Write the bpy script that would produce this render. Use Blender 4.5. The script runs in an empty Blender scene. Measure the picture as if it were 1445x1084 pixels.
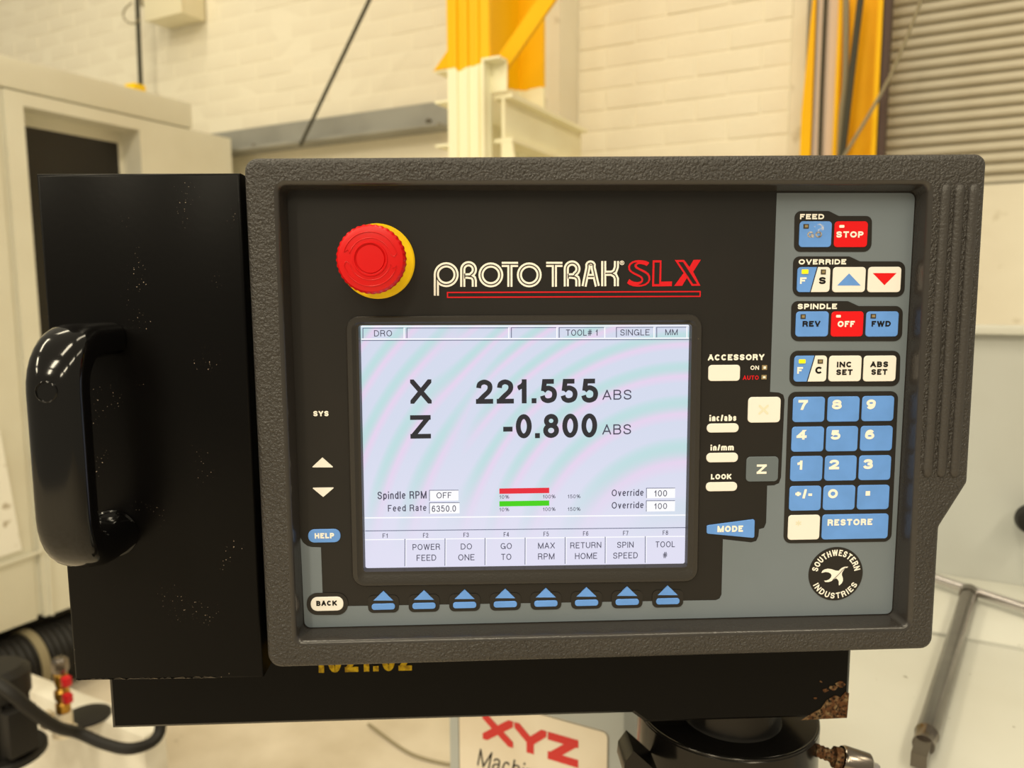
import bpy, bmesh, math, random
from mathutils import Vector, Matrix

random.seed(7)
SC = bpy.context.scene
COL = SC.collection

# ------------------------------------------------------------------ camera
F_PX, CX, CY = 1085.0, 722.5, 542.0
CAM_H = 1.50
PANEL = Vector((0.0, 0.0, CAM_H - 0.0763))          # centre of the keypad face
CAM = PANEL + Vector((-0.0824, -0.4824, 0.0763))
YAW, PITCH, ROLL = math.radians(2.709), math.radians(6.724), math.radians(-0.2176)
_R = Vector((math.cos(YAW), -math.sin(YAW), 0)); _F = Vector((math.sin(YAW), math.cos(YAW), 0)); _U = Vector((0, 0, 1))
FWD = _F * math.cos(PITCH) - _U * math.sin(PITCH)
UP0 = _U * math.cos(PITCH) + _F * math.sin(PITCH)
RIGHT = _R * math.cos(ROLL) + UP0 * math.sin(ROLL)
UP = UP0 * math.cos(ROLL) - _R * math.sin(ROLL)
cd = bpy.data.cameras.new('camera'); cam = bpy.data.objects.new('camera', cd); COL.objects.link(cam)
cam.matrix_world = Matrix(((RIGHT.x, UP.x, -FWD.x, CAM.x), (RIGHT.y, UP.y, -FWD.y, CAM.y), (RIGHT.z, UP.z, -FWD.z, CAM.z), (0, 0, 0, 1)))
cd.sensor_fit = 'HORIZONTAL'; cd.sensor_width = 36.0; cd.lens = 36.0 * F_PX / 1445.0
cd.clip_start = 0.01; cd.clip_end = 100
cd.dof.use_dof = True; cd.dof.focus_distance = 0.485; cd.dof.aperture_fstop = 7.5
SC.camera = cam

# ------------------------------------------------------------------ light
WARM = (1.0, 0.885, 0.645)
w = bpy.data.worlds.new('hall_light'); SC.world = w; w.use_nodes = True
w.node_tree.nodes['Background'].inputs[0].default_value = (*WARM, 1)
w.node_tree.nodes['Background'].inputs[1].default_value = 0.44
ROOM_ROT = math.radians(-30.6)
E1 = Vector((math.cos(ROOM_ROT), math.sin(ROOM_ROT), 0)); E2 = Vector((-math.sin(ROOM_ROT), math.cos(ROOM_ROT), 0))
def RP(a, b, z):                                      # room frame: a along the back wall, b towards it, from under the camera
    v = Vector((CAM.x, CAM.y, 0)) + E1 * a + E2 * b; v.z = z; return v
def ceiling_lamp(idx, a, b, power, size=(0.35, 1.6), z=4.6):
    l = bpy.data.lights.new('ceiling_lamp_%d_offscreen' % idx, 'AREA'); l.shape = 'RECTANGLE'; l.size, l.size_y = size
    l.energy = power; l.color = WARM
    o = bpy.data.objects.new('ceiling_lamp_%d_offscreen' % idx, l); COL.objects.link(o)
    o.location = RP(a, b, z); o.rotation_euler = (0, 0, ROOM_ROT)
lamp_no = 0
for a_ in (-3.0, -0.4, 2.2):
    for b_, e_ in ((-5.6, 84), (-3.4, 74), (-0.9, 46), (1.4, 20)):
        lamp_no += 1; ceiling_lamp(lamp_no, a_, b_, e_)
SC.view_settings.view_transform = 'Standard'; SC.view_settings.look = 'None'
SC.view_settings.exposure = 0.0; SC.view_settings.gamma = 1.0; SC.view_settings.use_curve_mapping = False

# ------------------------------------------------------------------ pixel -> place
def ray(px, py): return RIGHT * ((px - CX) / F_PX) - UP * ((py - CY) / F_PX) + FWD
def P(px, py, n=0.0):                                 # point of the panel plane raised by n, in panel coordinates (x, z)
    d = ray(px, py); t = (PANEL.y - n - CAM.y) / d.y
    q = CAM + d * t - PANEL; return (q.x, q.z)
def on_b(px, py, b):                                  # on a plane parallel to the back wall -> (a, z)
    d = ray(px, py); t = b / d.dot(E2); q = d * t; return (q.dot(E1), CAM.z + q.z)
def on_a(px, py, a):
    d = ray(px, py); t = a / d.dot(E1); q = d * t; return (q.dot(E2), CAM.z + q.z)
def on_z(px, py, z):
    d = ray(px, py); t = (z - CAM.z) / d.z; q = d * t; return (q.dot(E1), q.dot(E2))

# ------------------------------------------------------------------ materials
def lin(c):
    return tuple((x / 255 / 12.92) if x <= 10 else ((x / 255 + 0.055) / 1.055) ** 2.4 for x in c)
def mat(name, col, rough=0.5, metal=0.0, spec=0.5, bump=None, var=None, specks=None, coat=0.0):
    m = bpy.data.materials.new(name); m.use_nodes = True
    nt = m.node_tree; b = nt.nodes['Principled BSDF']
    c = (*lin(col), 1)
    b.inputs['Base Color'].default_value = c; b.inputs['Roughness'].default_value = rough
    b.inputs['Metallic'].default_value = metal; b.inputs['Specular IOR Level'].default_value = spec
    b.inputs['Coat Weight'].default_value = coat
    tc = nt.nodes.new('ShaderNodeTexCoord')
    last = None
    def noise(scale, detail=4):
        n = nt.nodes.new('ShaderNodeTexNoise'); n.inputs['Scale'].default_value = scale; n.inputs['Detail'].default_value = detail
        nt.links.new(tc.outputs['Object'], n.inputs['Vector']); return n
    def mixin(fac, colour):
        nonlocal last
        mx = nt.nodes.new('ShaderNodeMix'); mx.data_type = 'RGBA'
        nt.links.new(fac, mx.inputs['Factor'])
        if last: nt.links.new(last, mx.inputs['A'])
        else: mx.inputs['A'].default_value = c
        mx.inputs['B'].default_value = (*lin(colour), 1); last = mx.outputs['Result']
    for key, dflt in ((var, 4), (specks, 3)):
        if key:
            col2, scale, lo, hi = key[:4]
            n = noise(scale, dflt); r = nt.nodes.new('ShaderNodeMapRange'); r.inputs['From Min'].default_value = lo; r.inputs['From Max'].default_value = hi
            nt.links.new(n.outputs['Fac'], r.inputs['Value']); fac = r.outputs['Result']
            if len(key) > 4:                          # only inside scattered patches
                n2 = noise(key[4], 1); r2 = nt.nodes.new('ShaderNodeMapRange'); r2.inputs['From Min'].default_value = key[5]; r2.inputs['From Max'].default_value = key[5] + .04
                nt.links.new(n2.outputs['Fac'], r2.inputs['Value']); mm = nt.nodes.new('ShaderNodeMath'); mm.operation = 'MULTIPLY'
                nt.links.new(fac, mm.inputs[0]); nt.links.new(r2.outputs['Result'], mm.inputs[1]); fac = mm.outputs[0]
            mixin(fac, col2)
    if last: nt.links.new(last, b.inputs['Base Color'])
    if bump:
        scale, strength, dist = bump
        n = noise(scale, 2); bp = nt.nodes.new('ShaderNodeBump'); bp.inputs['Strength'].default_value = strength; bp.inputs['Distance'].default_value = dist
        nt.links.new(n.outputs['Fac'], bp.inputs['Height']); nt.links.new(bp.outputs['Normal'], b.inputs['Normal'])
    return m
M = {}
M['housing'] = mat('textured_plastic', (56, 53, 51), 0.42, bump=(620, 1.0, 0.0018), spec=0.5, var=((48, 45, 43), 9, .35, .7))
M['rib'] = mat('textured_rib_plastic', (56, 53, 51), 0.42, bump=(620, 0.6, 0.0008), spec=0.5)
M['recess'] = mat('smooth_moulded_plastic', (50, 47, 45), 0.26, spec=0.6, bump=(500, 0.3, 0.0005))
M['black_face'] = mat('black_membrane', (28, 26, 25), 0.40, spec=0.33, var=((32, 29, 27), 14, .4, .7), specks=((120, 110, 100), 420, .80, .83))
M['grey_face'] = mat('grey_membrane', (114, 124, 134), 0.45, spec=0.4, var=((108, 118, 126), 10, .4, .7))
M['surround'] = mat('key_surround_black', (30, 27, 25), 0.45, spec=0.4)
M['blue'] = mat('blue_key', (104, 158, 240), 0.42, spec=0.35, var=((98, 150, 228), 60, .4, .7))
M['cream'] = mat('white_key', (240, 236, 232), 0.42, spec=0.35)
M['red_key'] = mat('red_key', (228, 6, 16), 0.4, spec=0.4)
M['grey_key'] = mat('grey_key', (100, 110, 118), 0.45, spec=0.35)
M['legend_white'] = mat('legend_white', (248, 243, 236), 0.5, spec=0.2)
M['legend_faded'] = mat('legend_faded', (228, 226, 205), 0.5, spec=0.2)
M['legend_black'] = mat('legend_black', (24, 22, 22), 0.5, spec=0.2)
M['legend_red'] = mat('legend_red', (214, 26, 36), 0.5, spec=0.2)
M['legend_worn'] = mat('legend_worn', (112, 108, 108), 0.6, spec=0.2, var=((190, 190, 196), 600, .4, .6))
M['worn_print'] = mat('worn_print', (104, 158, 240), 0.5, spec=0.3, var=((214, 212, 212), 420, .50, .70))
M['led_off'] = mat('led_off', (150, 132, 96), 0.3, spec=0.5)
M['led_dark'] = mat('led_dark', (62, 54, 42), 0.4)
def emit(name, col, strength):
    m = mat(name, col, 0.3); b = m.node_tree.nodes['Principled BSDF']
    b.inputs['Emission Color'].default_value = (*lin(col), 1); b.inputs['Emission Strength'].default_value = strength; return m
M['led_yellow'] = emit('led_yellow', (250, 215, 20), 0.55)
M['led_pink'] = emit('led_lit_red', (255, 214, 190), 0.6)
M['estop_red'] = mat('estop_red', (206, 6, 9), 0.36, spec=0.35)
M['estop_yellow'] = mat('estop_yellow', (248, 206, 4), 0.4, spec=0.4)
M['frame_plastic'] = mat('screen_frame_plastic', (42, 39, 36), 0.36, spec=0.5, bump=(700, 0.25, 0.0004), specks=((120, 108, 90), 300, .76, .8))
M['box_black'] = mat('black_gloss_paint', (9, 8, 8), 0.30, spec=0.10, bump=(260, 0.12, 0.0004), specks=((190, 172, 155), 760, .67, .71, 30, .615))
M['arm_black'] = mat('black_satin_paint', (9, 8, 8), 0.34, spec=0.10, bump=(200, 0.15, 0.0004), specks=((120, 108, 95), 260, .80, .83))
M['handle_black'] = mat('black_handle_plastic', (10, 9, 9), 0.10, spec=0.38)
M['ring_black'] = mat('polished_black_steel', (40, 38, 36), 0.2, metal=0.75, spec=0.5)
M['steel'] = mat('worn_steel', (138, 130, 122), 0.2, metal=1.0, var=((112, 104, 96), 18, .35, .7))
M['steel_bright'] = mat('bright_steel', (205, 200, 200), 0.25, metal=1.0)
M['rust'] = mat('rust', (92, 62, 40), 0.9, spec=0.1, var=((138, 116, 86), 190, .5, .68), specks=((26, 22, 18), 420, .46, .66))
M['bare_edge'] = mat('bare_metal_edge', (150, 138, 124), 0.5, metal=0.4, var=((40, 34, 30), 120, .45, .6))
M['yellow_marker'] = mat('yellow_marker', (206, 172, 20), 0.6, spec=0.2, var=((150, 118, 12), 300, .4, .65))
M['machine_cream'] = mat('machine_cream_paint', (226, 224, 210), 0.5, spec=0.35, var=((216, 212, 196), 3, .35, .7))
M['machine_light'] = mat('machine_white_panel', (246, 244, 236), 0.5, spec=0.3, specks=((190, 180, 160), 25, .62, .7))
M['machine_grey'] = mat('machine_grey_paint', (178, 178, 176), 0.5, spec=0.35)
M['dark_glass'] = mat('dark_window', (30, 27, 24), 0.25, spec=0.4)
M['seam'] = mat('dark_seam', (92, 84, 70), 0.7)
M['black_rubber'] = mat('black_rubber', (26, 24, 22), 0.55, spec=0.3)
M['brass'] = mat('brass', (196, 150, 60), 0.35, metal=0.8, var=((150, 110, 50), 60, .4, .6))
M['red_lever'] = mat('red_lever', (200, 24, 34), 0.4)
M['tank_paint'] = mat('tank_paint', (222, 218, 206), 0.5, var=((200, 194, 180), 8, .4, .7))
M['white_plastic'] = mat('white_pipe_plastic', (226, 214, 190), 0.5)
M['wall'] = mat('wall_paint', (238, 232, 214), 0.75, spec=0.2, bump=(14, .3, .01), var=((228, 220, 200), 2.2, .35, .7), specks=((204, 194, 170), 9, .64, .72))
M['brick'] = mat('painted_brick', (240, 234, 216), 0.75, spec=0.2, bump=(40, .35, .005), var=((229, 221, 202), 3.0, .35, .7))
M['mortar'] = mat('painted_mortar', (240, 234, 216), 0.85, spec=0.1, bump=(30, .4, .006))
M['rail_grey'] = mat('grey_steel_rail', (156, 156, 150), 0.6, var=((140, 140, 134), 5, .4, .7))
M['shutter'] = mat('shutter_slat', (198, 190, 170), 0.5, spec=0.3, var=((184, 174, 152), 3, .4, .7))
M['yellow_paint'] = mat('yellow_paint', (246, 190, 0), 0.5, spec=0.2, var=((240, 182, 0), 5, .4, .7))
M['cream_paint'] = mat('cream_steel_paint', (246, 242, 212), 0.55, spec=0.3, var=((238, 230, 196), 6, .4, .7))
M['brown'] = mat('brown_edge', (72, 50, 40), 0.6)
M['pink_beige'] = mat('beige_strip', (216, 196, 178), 0.6)
M['conduit'] = mat('grey_conduit', (140, 130, 104), 0.5)
M['cable'] = mat('dark_cable', (58, 56, 42), 0.6)
M['box_beige'] = mat('beige_box', (232, 224, 196), 0.5)
M['floor'] = mat('concrete_floor', (214, 204, 188), 0.7, spec=0.25, bump=(30, .3, .004), var=((190, 178, 158), 4, .35, .75), specks=((120, 108, 92), 7, .66, .76))
M['guard'] = mat('splash_guard_grey', (186, 188, 184), 0.42, spec=0.4, var=((176, 176, 170), 3, .4, .7))
M['tray'] = mat('tray_white', (206, 206, 198), 0.38, spec=0.4, var=((196, 195, 185), 4, .35, .7), specks=((120, 116, 100), 70, .72, .78))
M['plate_grey'] = mat('cover_grey', (170, 174, 172), 0.45)
M['label_cream'] = mat('label_cream', (232, 222, 204), 0.5, var=((222, 208, 186), 8, .4, .7))
M['label_red'] = mat('label_red', (206, 46, 44), 0.5)
# column paint: yellow above a ragged paint line, cream below
def column_material(zline):
    m = mat('column_two_tone_paint', (246, 242, 212), 0.5, spec=0.3); nt = m.node_tree; b = nt.nodes['Principled BSDF']
    g = nt.nodes.new('ShaderNodeNewGeometry'); s = nt.nodes.new('ShaderNodeSeparateXYZ'); nt.links.new(g.outputs['Position'], s.inputs[0])
    n = nt.nodes.new('ShaderNodeTexNoise'); n.inputs['Scale'].default_value = 14; n.inputs['Detail'].default_value = 1
    nt.links.new(g.outputs['Position'], n.inputs['Vector'])
    a = nt.nodes.new('ShaderNodeMath'); a.operation = 'MULTIPLY_ADD'; a.inputs[1].default_value = 0.05; nt.links.new(n.outputs['Fac'], a.inputs[0]); nt.links.new(s.outputs['Z'], a.inputs[2])
    t = nt.nodes.new('ShaderNodeMath'); t.operation = 'GREATER_THAN'; t.inputs[1].default_value = zline + 0.025; nt.links.new(a.outputs[0], t.inputs[0])
    mx = nt.nodes.new('ShaderNodeMix'); mx.data_type = 'RGBA'; nt.links.new(t.outputs[0], mx.inputs['Factor'])
    mx.inputs['A'].default_value = (*lin((248, 244, 214)), 1); mx.inputs['B'].default_value = (*lin((248, 192, 0)), 1)
    nt.links.new(mx.outputs['Result'], b.inputs['Base Color']); return m
# lit display: pale lavender with soft rainbow bands
def screen_material():
    m = bpy.data.materials.new('lit_display'); m.use_nodes = True; nt = m.node_tree; b = nt.nodes['Principled BSDF']
    tc = nt.nodes.new('ShaderNodeTexCoord'); s = nt.nodes.new('ShaderNodeSeparateXYZ'); nt.links.new(tc.outputs['Object'], s.inputs[0])
    def math_(op, *ins):
        n = nt.nodes.new('ShaderNodeMath'); n.operation = op
        for i, v in enumerate(ins):
            if isinstance(v, (int, float)): n.inputs[i].default_value = v
            else: nt.links.new(v, n.inputs[i])
        return n.outputs[0]
    X, Z = s.outputs['X'], s.outputs['Z']
    def rings(cx, cz, sz, k, ph):                     # quadratic ring pattern
        dx = math_('SUBTRACT', X, cx); dz = math_('MULTIPLY', math_('SUBTRACT', Z, cz), sz)
        r2 = math_('ADD', math_('MULTIPLY', dx, dx), math_('MULTIPLY', dz, dz))
        return math_('ADD', math_('MULTIPLY', r2, k), ph)
    left = rings(0.030, -0.090, 0.80, 1150, 0.4)
    right = rings(0.105, -0.090, 0.95, 1150, 1.0)
    def mr(v, a, b_):
        n = nt.nodes.new('ShaderNodeMapRange'); n.interpolation_type = 'SMOOTHSTEP'; n.inputs['From Min'].default_value = a; n.inputs['From Max'].default_value = b_
        nt.links.new(v, n.inputs['Value']); return n.outputs[0]
    side = mr(X, -0.075, -0.005)
    sl, sr = math_('SINE', left), math_('SINE', right)
    cl, cr = math_('SINE', math_('ADD', left, 1.9)), math_('SINE', math_('ADD', right, 1.9))
    def lerp(a, b_, f): return math_('ADD', math_('MULTIPLY', a, math_('SUBTRACT', 1.0, f)), math_('MULTIPLY', b_, f))
    s1, s2 = lerp(sl, sr, side), lerp(cl, cr, side)
    fade = mr(Z, -0.075, 0.0)
    base = nt.nodes.new('ShaderNodeMix'); base.data_type = 'RGBA'
    base.inputs['A'].default_value = (*lin((226, 225, 246)), 1); base.inputs['B'].default_value = (*lin((213, 220, 240)), 1); nt.links.new(mr(Z, -0.08, 0.03), base.inputs['Factor'])
    m1 = nt.nodes.new('ShaderNodeMix'); m1.data_type = 'RGBA'; nt.links.new(base.outputs['Result'], m1.inputs['A']); m1.inputs['B'].default_value = (*lin((234, 210, 240)), 1)
    nt.links.new(math_('MULTIPLY', math_('MULTIPLY', math_('MAXIMUM', s1, 0.0), fade), 0.85), m1.inputs['Factor'])
    m2 = nt.nodes.new('ShaderNodeMix'); m2.data_type = 'RGBA'; nt.links.new(m1.outputs['Result'], m2.inputs['A']); m2.inputs['B'].default_value = (*lin((180, 224, 222)), 1)
    nt.links.new(math_('MULTIPLY', math_('MULTIPLY', math_('MAXIMUM', math_('MULTIPLY', s2, -1.0), 0.0), fade), 0.75), m2.inputs['Factor'])
    b.inputs['Base Color'].default_value = (0.02, 0.02, 0.02, 1); b.inputs['Roughness'].default_value = 0.35; b.inputs['Specular IOR Level'].default_value = 0.2
    nt.links.new(m2.outputs['Result'], b.inputs['Emission Color']); b.inputs['Emission Strength'].default_value = 0.96
    return m
M['screen'] = screen_material()
def flat_emit(name, col, s=0.95):
    m = bpy.data.materials.new(name); m.use_nodes = True; b = m.node_tree.nodes['Principled BSDF']
    b.inputs['Base Color'].default_value = (0.01, 0.01, 0.01, 1); b.inputs['Specular IOR Level'].default_value = 0.1
    b.inputs['Emission Color'].default_value = (*lin(col), 1); b.inputs['Emission Strength'].default_value = s; return m
M['scr_dark'] = flat_emit('display_dark', (48, 48, 54), 0.8)
M['scr_text'] = flat_emit('display_text', (74, 72, 92), 0.9)
M['scr_line'] = flat_emit('display_line', (112, 116, 142))
M['scr_white'] = flat_emit('display_white', (252, 252, 255), 1.0)
M['scr_red'] = flat_emit('display_red', (236, 40, 60))
M['scr_green'] = flat_emit('display_green', (70, 214, 20))

# ------------------------------------------------------------------ mesh helpers
def finish(name, bm, material, parent=None, smooth=True, angle=35):
    bmesh.ops.recalc_face_normals(bm, faces=bm.faces)
    me = bpy.data.meshes.new(name); bm.to_mesh(me); bm.free()
    return link(name, me, material, parent, smooth, angle)
def link(name, me, material, parent=None, smooth=True, angle=35):
    if material is not None: me.materials.append(M[material] if isinstance(material, str) else material)
    if smooth and len(me.polygons):
        me.polygons.foreach_set('use_smooth', [True] * len(me.polygons)); me.set_sharp_from_angle(angle=math.radians(angle))
    o = bpy.data.objects.new(name, me); COL.objects.link(o)
    if parent is not None: o.parent = parent
    return o
def thing(name, label, cat, loc=(0, 0, 0), rotz=0.0, group=None):
    o = bpy.data.objects.new(name, None); COL.objects.link(o); o.empty_display_size = 0.05
    o.location = loc; o.rotation_euler = (0, 0, rotz); o['label'] = label; o['category'] = cat
    if group: o['group'] = group
    return o
def tag(o, label, cat, group=None):
    o['label'] = label; o['category'] = cat
    if group: o['group'] = group
    return o
def structure(o, label=None, cat=None):
    o['kind'] = 'structure'
    if label: o['label'] = label
    if cat: o['category'] = cat
    return o
def round_poly(pts, r, seg=5):
    """round the corners of a polygon; r one radius or one per corner"""
    out = []; n = len(pts)
    for i in range(n):
        p = Vector(pts[i]); a = Vector(pts[i - 1]) - p; b = Vector(pts[(i + 1) % n]) - p
        ri = r[i] if isinstance(r, (list, tuple)) else r
        la, lb = a.length, b.length
        if ri <= 0 or la < 1e-9 or lb < 1e-9: out.append(tuple(p)); continue
        a /= la; b /= lb
        ang = a.angle(b)
        if ang > math.radians(176): out.append(tuple(p)); continue
        t = min(ri / math.tan(ang / 2), la * 0.49, lb * 0.49); rr = t * math.tan(ang / 2)
        bis = (a + b).normalized(); c = p + bis * (rr / math.sin(ang / 2))
        v0 = p + a * t - c; v1 = p + b * t - c
        a0 = math.atan2(v0.y, v0.x); a1 = math.atan2(v1.y, v1.x); da = (a1 - a0 + math.pi) % (2 * math.pi) - math.pi
        for k in range(seg + 1):
            th = a0 + da * k / seg; out.append((c.x + rr * math.cos(th), c.y + rr * math.sin(th)))
    return out
def offset_poly(pts, d):
    """move a closed outline inwards by d (counter-clockwise or clockwise handled)"""
    n = len(pts); area = sum(pts[i][0] * pts[(i + 1) % n][1] - pts[(i + 1) % n][0] * pts[i][1] for i in range(n))
    sgn = 1 if area > 0 else -1; out = []
    for i in range(n):
        p = Vector(pts[i]); a = (p - Vector(pts[i - 1])); b = (Vector(pts[(i + 1) % n]) - p)
        if a.length < 1e-9: a = b
        if b.length < 1e-9: b = a
        na = Vector((-a.y, a.x)).normalized() * sgn; nb = Vector((-b.y, b.x)).normalized() * sgn
        m = na + nb
        m = na if m.length < 1e-6 else m / max(0.35, m.length_squared / 2)
        out.append(tuple(p + m * d))
    return out
def ring(bm, pts, n): return [bm.verts.new((x, -n, z)) for x, z in pts]
def bridge(bm, r0, r1):
    k = len(r0)
    for i in range(k):
        j = (i + 1) % k
        try: bm.faces.new((r0[i], r0[j], r1[j], r1[i]))
        except ValueError: pass
def cap(bm, r):
    f = bm.faces.new(r); f.normal_update(); return f
def tri_faces(bm, faces):
    for f in faces: f.normal_update()
    bmesh.ops.triangulate(bm, faces=faces)
def fill_between(bm, *loops):
    es = []
    for r in loops:
        for i in range(len(r)):
            e = bm.edges.get((r[i], r[(i + 1) % len(r)])) or bm.edges.new((r[i], r[(i + 1) % len(r)])); es.append(e)
    bmesh.ops.triangle_fill(bm, use_beauty=True, use_dissolve=False, edges=es)
def plate(name, pts, n0, n1, material, parent, edge=0.0, holes=()):
    """flat plate in the panel frame from depth n0 up to n1, with an optional rounded edge"""
    bm = bmesh.new(); lo = ring(bm, pts, n0)
    if edge > 0:
        mid = ring(bm, pts, n1 - edge); hi = ring(bm, offset_poly(pts, edge), n1); bridge(bm, lo, mid); bridge(bm, mid, hi)
    else:
        hi = ring(bm, pts, n1); bridge(bm, lo, hi)
    if holes:
        hs = []
        for h in holes:
            a = ring(bm, h, n0); b = ring(bm, h, n1); bridge(bm, a, b); hs.append(b)
        fill_between(bm, hi, *hs)
    else:
        f = cap(bm, hi)
        if len(hi) > 4: tri_faces(bm, [f])
    return finish(name, bm, material, parent)
def rect(l, r, t, b, n=0.0):
    """pixel rectangle -> upright rectangle in the panel frame"""
    x0 = P(l, (t + b) / 2, n)[0]; x1 = P(r, (t + b) / 2, n)[0]; z1 = P((l + r) / 2, t, n)[1]; z0 = P((l + r) / 2, b, n)[1]
    return x0, x1, z0, z1
def rr(l, r, t, b, rad=0.0, n=0.0, seg=5):
    x0, x1, z0, z1 = rect(l, r, t, b, n); pts = [(x0, z0), (x1, z0), (x1, z1), (x0, z1)]
    return round_poly(pts, rad, seg) if rad > 0 else pts
def flat(name, pts, n, material, parent):
    bm = bmesh.new(); f = cap(bm, ring(bm, pts, n))
    if len(pts) > 4: tri_faces(bm, [f])
    return finish(name, bm, material, parent, smooth=False)
def tube(path, r, seg=10, closed=False, cap_ends=True):
    bm = bmesh.new(); rings = []; k = len(path); path = [Vector(p) for p in path]
    prev = None
    for i, p in enumerate(path):
        if closed: t = path[(i + 1) % k] - path[i - 1]
        else: t = path[min(i + 1, k - 1)] - path[max(i - 1, 0)]
        t.normalize()
        if prev is None:
            u = t.orthogonal().normalized()
        else:
            u = (prev - t * prev.dot(t)).normalized()
        prev = u; v = t.cross(u); ri = r[i] if isinstance(r, (list, tuple)) else r
        rings.append([bm.verts.new(p + (u * math.cos(2 * math.pi * s / seg) + v * math.sin(2 * math.pi * s / seg)) * ri) for s in range(seg)])
    for i in range(k - (0 if closed else 1)): bridge(bm, rings[i], rings[(i + 1) % k])
    if cap_ends and not closed: cap(bm, rings[0]); cap(bm, rings[-1])
    return bm
def smooth_path(pts, sub=6):
    pts = [Vector(p) for p in pts]; out = []
    for i in range(len(pts) - 1):
        p0, p1, p2, p3 = pts[max(i - 1, 0)], pts[i], pts[i + 1], pts[min(i + 2, len(pts) - 1)]
        for k in range(sub):
            t = k / sub; out.append(0.5 * ((2 * p1) + (p2 - p0) * t + (2 * p0 - 5 * p1 + 4 * p2 - p3) * t * t + (3 * p1 - p0 - 3 * p2 + p3) * t ** 3))
    out.append(pts[-1]); return out
def lathe(profile, seg=48, axis='n', wob=None):
    """profile of (radius, height); axis 'n' points at the viewer (-Y), 'z' up"""
    bm = bmesh.new(); rings = []
    for j, (r, h) in enumerate(profile):
        row = []
        for s in range(seg):
            th = 2 * math.pi * s / seg; q = r * (wob(j, s) if wob else 1.0)
            row.append(bm.verts.new((q * math.cos(th), -h, q * math.sin(th)) if axis == 'n' else (q * math.cos(th), q * math.sin(th), h)))
        rings.append(row)
    for a, b in zip(rings, rings[1:]): bridge(bm, a, b)
    cap(bm, rings[0]); cap(bm, rings[-1]); return bm
def box_bm(x0, x1, y0, y1, z0, z1, bev=0.0, seg=2):
    bm = bmesh.new(); bmesh.ops.create_cube(bm, size=1.0)
    for v in bm.verts: v.co = Vector(((x0 + x1) / 2 + v.co.x * (x1 - x0), (y0 + y1) / 2 + v.co.y * (y1 - y0), (z0 + z1) / 2 + v.co.z * (z1 - z0)))
    if bev > 0: bmesh.ops.bevel(bm, geom=list(bm.edges), offset=bev, segments=seg, profile=0.6, affect='EDGES')
    return bm
def box(name, x0, x1, y0, y1, z0, z1, material, parent=None, bev=0.0): return finish(name, box_bm(min(x0, x1), max(x0, x1), min(y0, y1), max(y0, y1), min(z0, z1), max(z0, z1), bev), material, parent)
def extrude_poly(pts3, vec):
    bm = bmesh.new(); a = [bm.verts.new(p) for p in pts3]; b = [bm.verts.new(Vector(p) + Vector(vec)) for p in pts3]
    bridge(bm, a, b); f0 = cap(bm, a); f1 = cap(bm, b)
    if len(a) > 4: tri_faces(bm, [f0, f1])
    return bm

# ------------------------------------------------------------------ lettering: a plain sans drawn as strokes in a unit box
def _arc(cx, cy, rx, ry, a0, a1, n=14):
    return [(cx + rx * math.cos(math.radians(a0 + (a1 - a0) * i / n)), cy + ry * math.sin(math.radians(a0 + (a1 - a0) * i / n))) for i in range(n + 1)]
def _sp(*pts): return [(v.x, v.y) for v in smooth_path([(x, y, 0) for x, y in pts], 4)]
_S = _sp((.95, .71), (.87, .91), (.5, 1), (.13, .91), (.05, .74), (.18, .58), (.5, .51), (.85, .42), (.98, .26), (.87, .08), (.5, 0), (.12, .08), (.02, .29))
_O = _arc(.5, .5, .5, .5, 0, 360, 28)
_o = _arc(.5, .36, .5, .36, 0, 360, 22)
_6 = [_sp((.92, .79), (.79, .95), (.52, 1), (.2, .87), (.05, .58), (.03, .33)), _arc(.5, .31, .48, .31, 0, 360, 22)]
_n = _sp((0, .45), (.14, .66), (.52, .73), (.86, .65), (1, .45)) + [(1, 0)]
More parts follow.
